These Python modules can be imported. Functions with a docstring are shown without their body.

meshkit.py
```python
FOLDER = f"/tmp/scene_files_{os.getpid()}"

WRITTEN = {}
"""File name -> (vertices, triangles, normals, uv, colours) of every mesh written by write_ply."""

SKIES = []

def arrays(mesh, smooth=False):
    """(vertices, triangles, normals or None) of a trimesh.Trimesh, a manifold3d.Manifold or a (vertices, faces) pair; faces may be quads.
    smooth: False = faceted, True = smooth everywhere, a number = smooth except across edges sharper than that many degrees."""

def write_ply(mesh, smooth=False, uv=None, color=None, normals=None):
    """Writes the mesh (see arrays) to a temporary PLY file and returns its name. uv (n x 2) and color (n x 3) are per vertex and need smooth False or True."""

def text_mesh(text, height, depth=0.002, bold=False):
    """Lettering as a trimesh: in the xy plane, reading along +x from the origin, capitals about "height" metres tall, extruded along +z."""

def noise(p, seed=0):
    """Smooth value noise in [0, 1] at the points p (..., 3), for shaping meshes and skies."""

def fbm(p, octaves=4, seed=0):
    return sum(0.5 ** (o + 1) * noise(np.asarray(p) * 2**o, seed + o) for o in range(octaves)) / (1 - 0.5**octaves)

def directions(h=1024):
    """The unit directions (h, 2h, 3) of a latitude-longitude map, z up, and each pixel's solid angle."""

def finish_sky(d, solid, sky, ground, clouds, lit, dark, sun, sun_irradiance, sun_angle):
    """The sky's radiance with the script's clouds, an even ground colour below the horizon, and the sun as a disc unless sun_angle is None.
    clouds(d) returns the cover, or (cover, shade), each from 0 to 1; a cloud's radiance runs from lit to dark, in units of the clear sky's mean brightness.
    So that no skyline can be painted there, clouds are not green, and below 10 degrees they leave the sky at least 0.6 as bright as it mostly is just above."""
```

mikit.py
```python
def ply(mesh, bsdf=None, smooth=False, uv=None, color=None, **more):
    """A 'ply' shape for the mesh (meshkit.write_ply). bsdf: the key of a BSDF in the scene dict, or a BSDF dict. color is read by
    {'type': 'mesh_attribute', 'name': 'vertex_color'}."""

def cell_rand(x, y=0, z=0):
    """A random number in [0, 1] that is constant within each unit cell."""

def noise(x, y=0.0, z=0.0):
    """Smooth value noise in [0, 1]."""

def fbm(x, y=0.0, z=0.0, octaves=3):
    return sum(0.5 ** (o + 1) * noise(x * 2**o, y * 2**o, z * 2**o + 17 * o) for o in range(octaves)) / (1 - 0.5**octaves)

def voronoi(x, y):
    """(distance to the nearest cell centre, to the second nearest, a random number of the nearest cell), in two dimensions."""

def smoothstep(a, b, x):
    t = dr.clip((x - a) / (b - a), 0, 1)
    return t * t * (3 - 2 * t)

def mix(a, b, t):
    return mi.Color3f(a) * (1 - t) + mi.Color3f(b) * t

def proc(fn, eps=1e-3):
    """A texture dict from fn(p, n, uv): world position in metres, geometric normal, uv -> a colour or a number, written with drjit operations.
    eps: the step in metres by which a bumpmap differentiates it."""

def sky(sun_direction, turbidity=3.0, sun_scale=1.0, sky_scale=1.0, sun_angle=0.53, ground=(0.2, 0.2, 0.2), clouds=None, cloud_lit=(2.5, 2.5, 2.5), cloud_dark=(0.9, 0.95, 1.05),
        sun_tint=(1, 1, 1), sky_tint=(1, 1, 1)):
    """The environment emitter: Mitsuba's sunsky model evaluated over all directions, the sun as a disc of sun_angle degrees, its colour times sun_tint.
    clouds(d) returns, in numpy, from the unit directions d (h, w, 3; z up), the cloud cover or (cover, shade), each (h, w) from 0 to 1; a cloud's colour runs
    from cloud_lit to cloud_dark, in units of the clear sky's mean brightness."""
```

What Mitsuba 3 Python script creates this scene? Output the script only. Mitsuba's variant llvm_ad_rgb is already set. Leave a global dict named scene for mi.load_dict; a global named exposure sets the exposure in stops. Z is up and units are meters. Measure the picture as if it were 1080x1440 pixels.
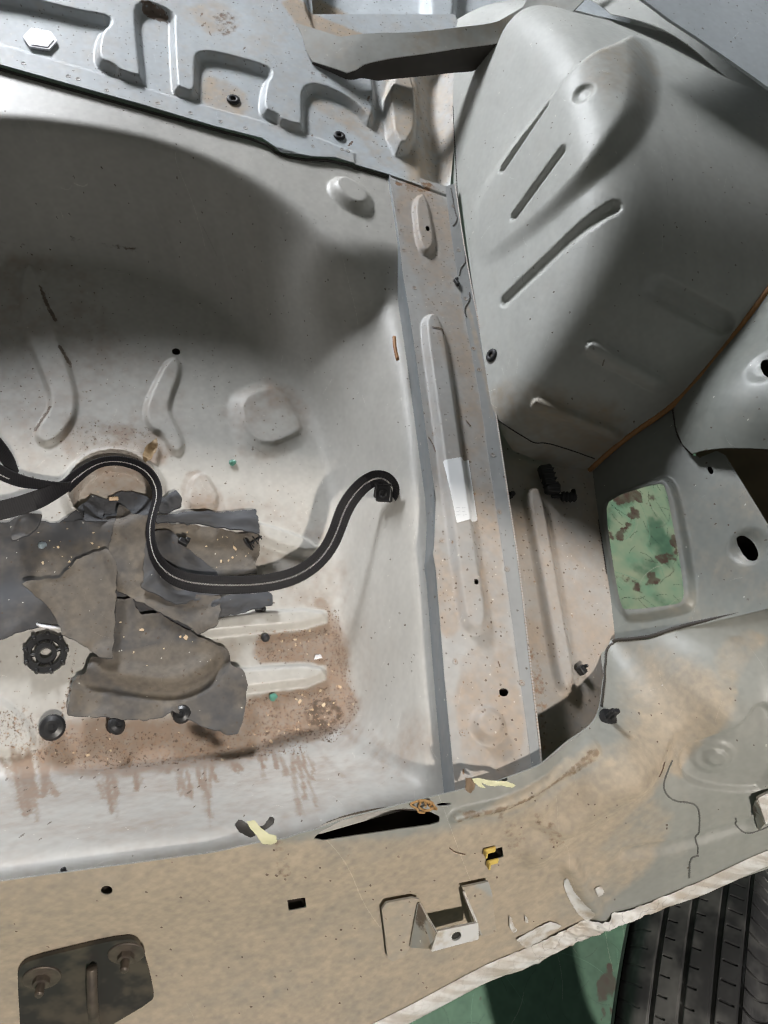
import math, random
import numpy as np, trimesh, shapely, drjit as dr
import mitsuba as mi, mikit, meshkit
from mikit import fbm, noise, voronoi, cell_rand, smoothstep, mix, proc
from shapely.geometry import Polygon, LineString, Point
from scipy.spatial import Delaunay
from scipy.ndimage import gaussian_filter
from scipy.interpolate import RBFInterpolator, RegularGridInterpolator

T = mi.ScalarTransform4f
scene, labels = {}, {}
rng = np.random.default_rng(7)
random.seed(7)

# ------------------------------------------------------------------ camera, lamps, exposure
exposure = -0.07
FOC, HGT = 1040.0, 0.85                       # focal length in photo pixels, camera height over the side rail (m)
NAD = np.array([-300.0, 560.0, FOC])
UPC = -NAD / np.linalg.norm(NAD)


def _ray(px, py):
    return np.array([px - 540.0, py - 720.0, FOC])


def _hit(px, py, z=0.0):
    r = _ray(px, py)
    return r * ((HGT - z) / (-(r @ UPC)))


_a, _b = _hit(550, 240), _hit(640, 1110)
_y = (_a - _b) / np.linalg.norm(_a - _b)
ROT = np.array([np.cross(_y, UPC), _y, UPC])
CAM = -ROT @ _hit(600, 650)
scene['camera'] = {'type': 'perspective', 'fov': float(np.degrees(2 * np.arctan(540 / FOC))), 'fov_axis': 'x', 'near_clip': 0.05, 'far_clip': 60.0,
                   'to_world': T().look_at(origin=CAM.tolist(), target=(CAM + ROT @ [0, 0, 1]).tolist(), up=(ROT @ [0, -1, 0]).tolist())}


def lamp(name, pos, target, w, h, rgb, label):
    m = trimesh.creation.box((w, h, 0.004))
    m = trimesh.Trimesh([[-w / 2, -h / 2, 0], [w / 2, -h / 2, 0], [w / 2, h / 2, 0], [-w / 2, h / 2, 0]], [[0, 1, 2], [0, 2, 3]], process=False)
    to = T().look_at(origin=list(pos), target=list(target), up=[0.13, 0.31, 0.94])
    scene[name] = {**mikit.ply(m, 'lamp_face'), 'to_world': to, 'emitter': {'type': 'area', 'radiance': {'type': 'rgb', 'value': list(rgb)}}}
    labels[name] = {'label': label, 'category': 'lamp'}


scene['lamp_face'] = {'type': 'diffuse', 'reflectance': {'type': 'rgb', 'value': 0.5}}
lamp('ceiling_lamp', (0.38, -2.4, 3.3), (0, 0, 0), 0.17, 0.12, (2700, 2540, 2340), 'workshop ceiling lamp behind the open car boot')
lamp('window_light', (-1.9, 3.35, 1.55), (0, 0.2, 0), 1.2, 0.45, (122, 126, 131), 'bright workshop window ahead of the car')
scene['ambient'] = {'type': 'constant', 'radiance': {'type': 'rgb', 'value': [0.14, 0.14, 0.14]}}


# ------------------------------------------------------------------ helpers
def at(px, py, z=0.0):
    return ROT @ _hit(px, py, z) + CAM


def onx(px, py, x0, k, z0=-0.05):
    """The point seen at a pixel on the sloping plane x = x0 + k (z - z0)."""
    d = ROT @ _ray(px, py)
    t = (x0 - CAM[0] + k * (CAM[2] - z0)) / (d[0] - k * d[2])
    return CAM + t * d


def chaikin(p, n=2, closed=True):
    p = np.asarray(p, float)
    for _ in range(n):
        q = np.roll(p, -1, 0) if closed else p[1:]
        b = p if closed else p[:-1]
        m = np.stack([b * 0.75 + q * 0.25, b * 0.25 + q * 0.75], 1).reshape(-1, p.shape[1])
        p = m if closed else np.vstack([p[:1], m, p[-1:]])
    return p


def dens(p, step, closed=False):
    p = np.asarray(p, float)
    if closed:
        p = np.vstack([p, p[:1]])
    s = np.r_[0, np.cumsum(np.linalg.norm(np.diff(p, axis=0), axis=1))]
    n = max(2, int(math.ceil(s[-1] / step)) + 1)
    t = np.linspace(0, s[-1], n)
    o = np.stack([np.interp(t, s, p[:, k]) for k in range(p.shape[1])], 1)
    return o[:-1] if closed else o


def sst(a, b, x):
    t = np.clip((x - a) / (b - a), 0, 1)
    return t * t * (3 - 2 * t)


def add(key, mesh, mat, smooth=False, uv=None, label=None, cat=None, group=None, kind=None):
    base, i = key, 0
    while key in scene:
        i += 1
        key = f'{base}_{i:03d}'
    scene[key] = mikit.ply(mesh, mat, smooth=smooth, uv=uv)
    tag(key, label, cat, group, kind)
    return key


def tag(key, label=None, cat=None, group=None, kind=None):
    d = {k: v for k, v in (('label', label), ('category', cat), ('group', group), ('kind', kind)) if v}
    if d:
        labels[key] = d


def free(key):
    base, i = key, 0
    while any(k == key or k.startswith(key + '__') for k in scene):
        i += 1
        key = f'{base}_{i:03d}'
    return key


def cat(*ms):
    return trimesh.util.concatenate(list(ms))


class Sheet:
    """A pressed sheet of steel: a smooth surface over a plane, with pressings, holes and dust given by outlines on it."""

    def __init__(self, ctrl=None, plane=None, fn=None, sp=0.003, smooth=0.0):
        if ctrl is not None:
            P = np.array([c if isinstance(c, np.ndarray) else at(*c) for c in ctrl], float)
            self.o = P.mean(0)
            _, _, V = np.linalg.svd(P - self.o, full_matrices=False)
            n = V[2]
        else:
            self.o, n = np.array(plane[0], float), np.array(plane[1], float) / np.linalg.norm(plane[1])
        if n @ (CAM - self.o) < 0:
            n = -n
        e = np.array([1.0, 0, 0]) if abs(n[0]) < 0.8 else np.array([0, 1.0, 0])
        e = e - n * (e @ n)
        self.n, self.e1 = n, e / np.linalg.norm(e)
        self.e2 = np.cross(self.n, self.e1)
        self.B = np.array([self.e1, self.e2, self.n])
        self.sp, self.feats, self.masks, self.noise_amp = sp, [], [], 0.0
        if ctrl is not None and fn is None:
            L = (P - self.o) @ self.B.T
            rb = RBFInterpolator(L[:, :2], L[:, 2], kernel='thin_plate_spline', smoothing=smooth)
            self.base = lambda u, v: rb(np.stack([u.ravel(), v.ravel()], 1)).reshape(u.shape)
        else:
            self.base = fn if fn else (lambda u, v: np.zeros_like(u))

    def h(self, u, v):
        z = self.base(u, v)
        for f in self.feats:
            z = z + f(u, v)
        return z

    def world(self, u, v, w):
        return self.o + np.stack([u, v, w], -1) @ self.B

    def uvp(self, px, full=False):
        """Where the rays through pixels meet the surface, in its own coordinates."""
        px = np.atleast_2d(np.asarray(px, float))
        d = np.stack([px[:, 0] - 540, px[:, 1] - 720, np.full(len(px), FOC)], 1) @ ROT.T / FOC
        c = (CAM - self.o) @ self.B.T
        dl = d @ self.B.T
        H = self.h if full else self.base
        t = np.linspace(0.35, 2.9, 420)
        q = c + t[None, :, None] * dl[:, None, :]
        s = q[..., 2] - H(q[..., 0], q[..., 1])
        below = s < 0
        i = np.where(below.any(1), below.argmax(1), len(t) - 1)
        i = np.maximum(i, 1)
        lo, hi = t[i - 1], t[i]
        for _ in range(14):
            mid = (lo + hi) / 2
            q = c + mid[:, None] * dl
            b = q[:, 2] < H(q[:, 0], q[:, 1])
            lo, hi = np.where(b, lo, mid), np.where(b, mid, hi)
        return (c + hi[:, None] * dl)[:, :2]

    def hit(self, px, py, lift=0.0):
        uv = self.uvp([(px, py)], True)
        p = self.world(uv[:, 0], uv[:, 1], self.h(uv[:, 0], uv[:, 1]))[0]
        return p + self.normal(px, py) * lift if lift else p

    def normal(self, px, py, e=0.004):
        u, v = self.uvp([(px, py)], True)[0]
        a = np.array([u, u + e, u - e, u, u]), np.array([v, v, v, v + e, v - e])
        h = self.h(*a)
        n = np.array([-(h[1] - h[2]) / (2 * e), -(h[3] - h[4]) / (2 * e), 1.0]) @ self.B
        return n / np.linalg.norm(n)

    # pressings
    def rise(self, pts, amp, w, c=2, ramp=None, inset=0.0):
        p = self.uvp(pts)
        p = chaikin(p, c) if c else p
        poly = Polygon(p).buffer(0)
        ring = poly.boundary
        x0, y0, x1, y1 = poly.bounds
        ab = self.uvp(ramp) if ramp is not None else None

        def f(u, v):
            o = np.zeros(u.shape)
            m = (u > x0) & (u < x1) & (v > y0) & (v < y1)
            if m.any():
                pt = shapely.points(u[m], v[m])
                d = np.where(shapely.contains_xy(poly, u[m], v[m]), shapely.distance(ring, pt), 0)
                r = amp * sst(0, w, d)
                if ab is not None:
                    ax = ab[1] - ab[0]
                    r = r * np.clip(((u[m] - ab[0, 0]) * ax[0] + (v[m] - ab[0, 1]) * ax[1]) / (ax @ ax), 0, 1.2)
                o[m] = r
            return o
        self.feats.append(f)

    def groove(self, pts, r, amp, soft=None, c=0):
        p = self.uvp(pts)
        if len(p) == 1:
            g = Point(p[0])
        else:
            p = chaikin(p, c, False) if c else p
            g = LineString(p)
        soft = soft or r * 0.6
        x0, y0, x1, y1 = g.buffer(r).bounds

        def f(u, v):
            o = np.zeros(u.shape)
            m = (u > x0) & (u < x1) & (v > y0) & (v < y1)
            if m.any():
                o[m] = amp * sst(r, r - soft, shapely.distance(g, shapely.points(u[m], v[m])))
            return o
        self.feats.append(f)

    # dust (ch 0) and rust or grime (ch 1)
    def stain(self, pts, amount, soft, ch=0, c=1, line=None):
        p = self.uvp(pts)
        if line:
            g = LineString(chaikin(p, c, False)).buffer(line) if len(p) > 1 else Point(p[0]).buffer(line)
        else:
            g = Polygon(chaikin(p, c) if c else p).buffer(0)
        x0, y0, x1, y1 = g.buffer(soft).bounds

        def f(u, v):
            o = np.zeros(u.shape)
            m = (u > x0) & (u < x1) & (v > y0) & (v < y1)
            if m.any():
                o[m] = amount * sst(soft, 0, shapely.distance(g, shapely.points(u[m], v[m])))
            return o
        self.masks.append((ch, f))

    def mesh(self, outline, holes=(), c=0, thick=0.0015, base=(0.0, 0.0), hc=1, back=True):
        """(mesh, uv): front, back and rim of the sheet inside an outline of pixels."""
        p = self.uvp(outline)
        p = chaikin(p, c) if c else p
        poly = Polygon(p).buffer(0)
        for hl in holes:
            q = self.uvp(hl)
            poly = poly.difference(Polygon(chaikin(q, hc) if hc else q).buffer(0))
        if poly.geom_type != 'Polygon':
            poly = max(poly.geoms, key=lambda g: g.area)
        sp = self.sp
        rings = [dens(np.array(r.coords)[:-1], sp * 0.8, True) for r in [poly.exterior, *poly.interiors]]
        x0, y0, x1, y1 = poly.bounds
        gu, gv = np.meshgrid(np.arange(x0, x1, sp), np.arange(y0, y1, sp))
        gu, gv = gu.ravel(), gv.ravel()
        inn = shapely.contains_xy(poly.buffer(-0.55 * sp), gu, gv)
        pts = np.vstack([*rings, np.stack([gu[inn], gv[inn]], 1)])
        jit = rng.normal(0, sp * 0.02, pts.shape)
        tri = Delaunay(pts + jit).simplices
        cen = pts[tri].mean(1)
        tri = tri[shapely.contains_xy(poly.buffer(1e-5), cen[:, 0], cen[:, 1])]
        a, b, cc = pts[tri[:, 0]], pts[tri[:, 1]], pts[tri[:, 2]]
        ar = (b[:, 0] - a[:, 0]) * (cc[:, 1] - a[:, 1]) - (b[:, 1] - a[:, 1]) * (cc[:, 0] - a[:, 0])
        tri = tri[np.abs(ar) > 1e-12]
        ar = ar[np.abs(ar) > 1e-12]
        tri[ar < 0] = tri[ar < 0][:, ::-1]
        u, v = pts[:, 0], pts[:, 1]
        w = self.h(u, v)
        V = self.world(u, v, w)
        if self.noise_amp:
            V = V + self.n * (self.noise_amp * (meshkit.fbm(V * 14.0, 3, 3) - 0.5))[:, None]
        M = np.tile(np.array(base, float), (len(u), 1))
        for ch, f in self.masks:
            M[:, ch] = np.maximum(M[:, ch], f(u, v)) if True else 0
        for f in getattr(self, 'cleans', ()):
            M[:, 0] *= 1 - f(u, v)
        if not back:
            return (V, tri), M
        n0 = len(V)
        Vb = V - self.n * thick
        vs, fs, uvs, k = [V, Vb], [tri, tri[:, ::-1] + n0], [M, M], 2 * n0
        s = 0
        for r in rings:
            m = len(r)
            i = np.arange(m)
            vs += [V[s:s + m], Vb[s:s + m]]
            uvs += [M[s:s + m] * 0.4] * 2
            j = (i + 1) % m
            fs += [np.stack([k + i, k + m + i, k + j], 1), np.stack([k + j, k + m + i, k + m + j], 1)]
            s, k = s + m, k + 2 * m
        return (np.vstack(vs), np.vstack(fs)), np.clip(np.vstack(uvs), 0, 1)

    def build(self, key, mat, outline, holes=(), c=0, thick=0.0015, base=(0.0, 0.0), label=None, hc=1, **kw):
        m, uv = self.mesh(outline, holes, c, thick, base, hc)
        return add(key, m, mat, True, uv, label, **kw)

    def path(self, pts, lift=0.0, step=0.004, c=2):
        """Points along a pixel line on the surface, lifted off it."""
        uv = dens(chaikin(self.uvp(pts), c, False), step)
        h = self.h(uv[:, 0], uv[:, 1])
        return self.world(uv[:, 0], uv[:, 1], h + lift)


def tube(path, r, sides=8, cap=True):
    p = np.asarray(path, float)
    r = np.broadcast_to(np.asarray(r, float), (len(p),))
    t = np.gradient(p, axis=0)
    t /= np.linalg.norm(t, axis=1, keepdims=True) + 1e-12
    ref = np.array([0, 0, 1.0]) if abs(t[0, 2]) < 0.9 else np.array([1.0, 0, 0])
    A = []
    a = np.cross(t[0], ref)
    for i in range(len(p)):
        a = a - t[i] * (a @ t[i])
        a /= np.linalg.norm(a)
        A.append(a)
    A = np.array(A)
    Bn = np.cross(t, A)
    g = np.arange(sides) * 2 * np.pi / sides
    V = p[:, None] + r[:, None, None] * (np.cos(g)[None, :, None] * A[:, None] + np.sin(g)[None, :, None] * Bn[:, None])
    i, j = np.meshgrid(np.arange(len(p) - 1), np.arange(sides), indexing='ij')
    q = np.stack([i * sides + j, i * sides + (j + 1) % sides, (i + 1) * sides + (j + 1) % sides, (i + 1) * sides + j], -1).reshape(-1, 4)
    V = V.reshape(-1, 3)
    F = np.vstack([q[:, [0, 1, 2]], q[:, [0, 2, 3]]])
    if cap:
        k = len(V)
        V = np.vstack([V, p[:1], p[-1:]])
        s = np.arange(sides)
        F = np.vstack([F, np.stack([np.full(sides, k), (s + 1) % sides, s], 1), np.stack([np.full(sides, k + 1), len(p) * sides - sides + s, len(p) * sides - sides + (s + 1) % sides], 1)])
    return trimesh.Trimesh(V, F, process=False)


def frame(n, toward=None):
    n = np.array(n, float) / np.linalg.norm(n)
    x = np.array(toward if toward is not None else ([1, 0, 0] if abs(n[0]) < 0.9 else [0, 1, 0]), float)
    x = x - n * (x @ n)
    x /= np.linalg.norm(x)
    return np.array([x, np.cross(n, x), n])


def put(mesh, pos, n=(0, 0, 1), toward=None):
    """A copy of a mesh whose z axis points along n, standing at pos."""
    m = mesh.copy()
    m.vertices = np.asarray(m.vertices) @ frame(n, toward) + np.asarray(pos)
    return m


def lathe(prof, n=28):
    return trimesh.creation.revolve(np.array(prof, float), sections=n)


# ------------------------------------------------------------------ materials
def C3(*a):
    return mi.Color3f(*a)


def paint_colour(base, dust, grime, spk=1.0):
    base, dust, grime = map(tuple, (base, dust, grime))

    def f(p, n, uv):
        big = fbm(p.x * 7, p.y * 7, p.z * 7, 4)
        fine = fbm(p.x * 150 + 7, p.y * 150, p.z * 150, 3)
        pn = 0.62 * fbm(p.x * 21 + 3, p.y * 21, p.z * 21, 5) + 0.38 * fbm(p.x * 95, p.y * 95 + 3, p.z * 95, 4)
        smear = fbm(p.x * 60 + p.z * 20, p.y * 9 - p.z * 9, 4, 3)
        c = C3(*base) * (0.84 + 0.32 * big) * (0.93 + 0.14 * fine) * (0.95 + 0.10 * smear)
        t = uv.x
        d = smoothstep(0.06, 0.94, t + (pn - 0.5) * 5.0 * t * (1.0 - t) + (smear - 0.5) * 0.9 * t * (1.0 - t))
        d = dr.clip(d * (0.70 + 0.5 * fine), 0, 1)
        c = mix(c, C3(*dust) * (0.66 + 0.42 * fine + 0.34 * pn), d * 0.92)
        g = smoothstep(0.42, 0.66, uv.y * (0.35 + 1.2 * fbm(p.x * 150 + 31, p.y * 150, p.z * 150, 4)))
        c = mix(c, C3(*grime) * (0.6 + 0.8 * fine), g * 0.85)
        for kk, (sc, wd) in enumerate(((22.0, 0.012), (37.0, 0.016))):
            X, Y = (p.x + 0.6 * p.z) * sc + 5.1 * kk, (p.y - 0.7 * p.z) * sc + 2.7
            ix, iy = dr.floor(X), dr.floor(Y)
            fx, fy = X - ix - 0.5, Y - iy - 0.5
            th_ = cell_rand(ix, iy, kk) * 3.14159
            uu, vv = fx * dr.cos(th_) + fy * dr.sin(th_), fy * dr.cos(th_) - fx * dr.sin(th_)
            vv = vv + (cell_rand(ix, iy, kk + 40) - 0.5) * uu * uu
            on = dr.select((dr.abs(vv) < wd * fine) & (dr.abs(uu) < 0.12 + 0.33 * cell_rand(ix, iy, kk + 60)) & (cell_rand(ix, iy, kk + 80) < 0.16), 1.0, 0.0)
            c = mix(c, c * (0.55 + 1.1 * cell_rand(ix, iy, kk + 90)), on * 0.6)
        # loose specks of dirt
        v1, v2, k = voronoi(p.x * 170 + p.z * 71 + 0.35 * pn, p.y * 170 + p.z * 37)
        dens_ = noise(p.x * 11 + 5, p.y * 11, p.z * 11)
        on = dr.select((k < 0.05 * spk * dens_ + 0.30 * spk * uv.x * dens_) & (v1 < 0.12 + 0.30 * cell_rand(k * 9171, k * 77) * fine), 1.0, 0.0)
        c = mix(c, C3(0.075, 0.05, 0.033), on * (0.35 + 0.5 * cell_rand(k * 313)))
        w1, w2, wk = voronoi(p.x * 110 + p.z * 43 + 9, p.y * 110 - p.z * 61)
        c = mix(c, C3(0.62, 0.60, 0.54), dr.select((wk < 0.04 * spk) & (w1 < 0.16 * fine), 0.7, 0.0))
        return c
    return f


def paint_rough(p, n, uv):
    return dr.clip(0.40 + 0.35 * uv.x + 0.14 * (fbm(p.x * 60, p.y * 60, p.z * 60, 3) - 0.5), 0.2, 0.9)


def principled(col, rough=0.5, spec=0.5, **kw):
    as_tex = lambda x: proc(x) if callable(x) else ({'type': 'rgb', 'value': list(x)} if isinstance(x, (tuple, list)) else x)
    return {'type': 'twosided', 'bsdf': {'type': 'principled', 'base_color': as_tex(col), 'roughness': as_tex(rough), 'specular': spec, **kw}}


DUST, GRIME, RUST = (0.40, 0.315, 0.225), (0.085, 0.055, 0.035), (0.30, 0.115, 0.03)
scene['floor_paint'] = principled(paint_colour((0.43, 0.417, 0.388), (0.225, 0.155, 0.11), GRIME, 0.45), paint_rough)
scene['rail_paint'] = principled(paint_colour((0.365, 0.36, 0.35), (0.315, 0.25, 0.195), (0.22, 0.11, 0.045), 1.2), paint_rough)
scene['arch_paint'] = principled(paint_colour((0.37, 0.375, 0.355), (0.27, 0.215, 0.155), GRIME, 0.25), lambda p, n, uv: 0.08 + paint_rough(p, n, uv))
scene['side_paint'] = principled(paint_colour((0.18, 0.19, 0.175), (0.33, 0.25, 0.165), (0.10, 0.05, 0.03), 0.6), paint_rough)  # shade of the side panels put into a darker base of the car paint
scene['rear_paint'] = principled(paint_colour((0.235, 0.238, 0.218), (0.325, 0.265, 0.195), (0.17, 0.12, 0.075), 0.12), paint_rough)
scene['cross_paint'] = principled(paint_colour((0.48, 0.515, 0.54), (0.40, 0.31, 0.22), (0.14, 0.08, 0.045), 1.2), paint_rough)  # cool window light put into the paint as a lighter, bluer base
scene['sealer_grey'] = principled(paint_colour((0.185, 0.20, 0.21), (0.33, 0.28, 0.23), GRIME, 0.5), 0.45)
scene['seam_sealer'] = principled((0.11, 0.11, 0.10), 0.7)
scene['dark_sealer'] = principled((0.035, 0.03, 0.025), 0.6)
scene['orange_sealer'] = principled(lambda p, n, uv: mix(C3(0.42, 0.20, 0.075), C3(0.25, 0.12, 0.05), fbm(p.x * 60, p.y * 60, p.z * 60, 3)), 0.5)
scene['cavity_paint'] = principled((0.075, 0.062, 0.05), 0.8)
scene['brown_dirt'] = principled(lambda p, n, uv: mix(C3(0.11, 0.085, 0.06), C3(0.22, 0.15, 0.095), fbm(p.x * 30, p.y * 30, p.z * 30, 4)), 0.85)


# ------------------------------------------------------------------ the ground
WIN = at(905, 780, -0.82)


def floor_colour(p, n, uv):
    big = fbm(p.x * 3.5, p.y * 3.5, 0, 4)
    f = fbm(p.x * 60, p.y * 60, 1, 4)
    wx, wy = fbm(p.x * 7, p.y * 7, 8, 3) - 0.5, fbm(p.x * 7 + 5, p.y * 7, 9, 3) - 0.5
    c = mix(C3(0.065, 0.150, 0.098), C3(0.115, 0.235, 0.155), f)
    worn = smoothstep(0.75, 0.2, dr.sqrt(dr.square(p.x - WIN[0]) + dr.square(p.y - WIN[1])))  # brighter light past the opening painted in, mixed with scratched wear
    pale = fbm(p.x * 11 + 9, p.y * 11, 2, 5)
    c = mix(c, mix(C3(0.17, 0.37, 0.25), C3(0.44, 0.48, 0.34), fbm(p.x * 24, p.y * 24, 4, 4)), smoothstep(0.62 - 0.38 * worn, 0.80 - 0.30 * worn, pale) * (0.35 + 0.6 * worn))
    for k, (sc, prob, wdt) in enumerate(((7, 0.6, 0.004), (10, 0.6, 0.005), (5, 0.6, 0.004), (15, 0.5, 0.008), (8, 0.6, 0.004), (19, 0.5, 0.010), (9, 0.6, 0.005))):
        a = 0.7 * k
        X, Y = (p.x * math.cos(a) - p.y * math.sin(a)) * sc + 3.3 * k, (p.x * math.sin(a) + p.y * math.cos(a)) * sc + 1.7 * k
        ix, iy = dr.floor(X), dr.floor(Y)
        fx, fy = X - ix - 0.5, Y - iy - 0.5
        th_ = cell_rand(ix, iy, k) * 3.14159
        u, v = fx * dr.cos(th_) + fy * dr.sin(th_), fy * dr.cos(th_) - fx * dr.sin(th_)
        v = v + (cell_rand(ix, iy, k + 40) - 0.5) * u * u * 1.6
        ln = 0.22 + 0.28 * cell_rand(ix, iy, k + 60)
        on = dr.select((dr.abs(v) < wdt * (0.5 + 1.6 * f)) & (dr.abs(u) < ln) & (cell_rand(ix, iy, k + 80) < prob), 1.0, 0.0)
        col = (C3(0.40, 0.46, 0.36), C3(0.03, 0.055, 0.045), C3(0.17, 0.36, 0.25), C3(0.05, 0.05, 0.04))[k % 4]
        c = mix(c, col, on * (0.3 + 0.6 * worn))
    blot = fbm(p.x * 15 + 2.3, p.y * 15 + 4.1, 5, 5)
    c = mix(c, C3(0.085, 0.042, 0.036), smoothstep(0.655, 0.715, blot + 0.10 * (f - 0.5)) * (0.55 + 0.5 * f))
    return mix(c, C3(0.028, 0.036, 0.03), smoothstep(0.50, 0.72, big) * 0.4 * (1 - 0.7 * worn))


GROUND = -0.82
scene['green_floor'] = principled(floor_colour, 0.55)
g = trimesh.Trimesh([[-9, -9, GROUND], [9, -9, GROUND], [9, 9, GROUND], [-9, 9, GROUND]], [[0, 1, 2], [0, 2, 3]], process=False)
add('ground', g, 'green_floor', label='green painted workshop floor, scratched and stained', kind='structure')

# ------------------------------------------------------------------ car body: boot floor with the spare wheel well
CAR = 'car_body'
tag(CAR, 'stripped grey car body with its empty, dirty boot open to view', 'car')
WELL = 0.20
rim_px = [(-420, 190), (-150, 165), (0, 160), (120, 172), (220, 192), (300, 218), (370, 252), (435, 297), (480, 345), (530, 372), (566, 380), (578, 430), (590, 520), (600, 640), (607, 760), (618, 920), (632, 1108),
          (600, 1122), (440, 1168), (300, 1192), (0, 1236), (-420, 1300)]
foot_px = [(-420, 420), (-150, 388), (0, 375), (100, 367), (200, 383), (285, 422), (362, 488), (425, 575), (458, 670), (468, 780), (470, 880), (488, 975), (478, 1015), (440, 1035), (300, 1062), (0, 1075), (-420, 1110)]
rim = Polygon(chaikin([at(x, y, -0.006)[:2] for x, y in rim_px], 2))
foot = Polygon(chaikin([at(x, y, -WELL)[:2] for x, y in foot_px], 2))
gx, gy = np.arange(-1.02, 0.16, 0.004), np.arange(-0.62, 0.80, 0.004)
GX, GY = np.meshgrid(gx, gy, indexing='ij')
pt = shapely.points(GX.ravel(), GY.ravel())
d_in = np.where(shapely.contains_xy(rim, GX.ravel(), GY.ravel()), shapely.distance(rim.boundary, pt), 0)
d_out = shapely.distance(foot, pt)
tt = d_in / np.maximum(d_in + d_out, 1e-9)
_kx = np.linspace(0, 1, 201)
_ky = np.cumsum(np.clip(_kx / 0.22, 0, 1) * np.clip((1 - _kx) / 0.3, 0, 1))
prof = np.interp(tt, _kx, (_ky - _ky[0]) / (_ky[-1] - _ky[0]))
rz_ = -0.006 - 0.040 * sst(-0.16, -0.03, GX.ravel()) * sst(0.44, 0.34, GY.ravel())
Z = gaussian_filter((rz_ * (1 - prof) - WELL * prof).reshape(GX.shape), 1.6)
_rgi = RegularGridInterpolator((gx, gy), Z, bounds_error=False, fill_value=-0.046)
BF = Sheet(plane=((0, 0, 0), (0, 0, 1)), fn=lambda u, v: _rgi(np.stack([u.ravel(), v.ravel()], 1)).reshape(u.shape), sp=0.0032)
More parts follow.
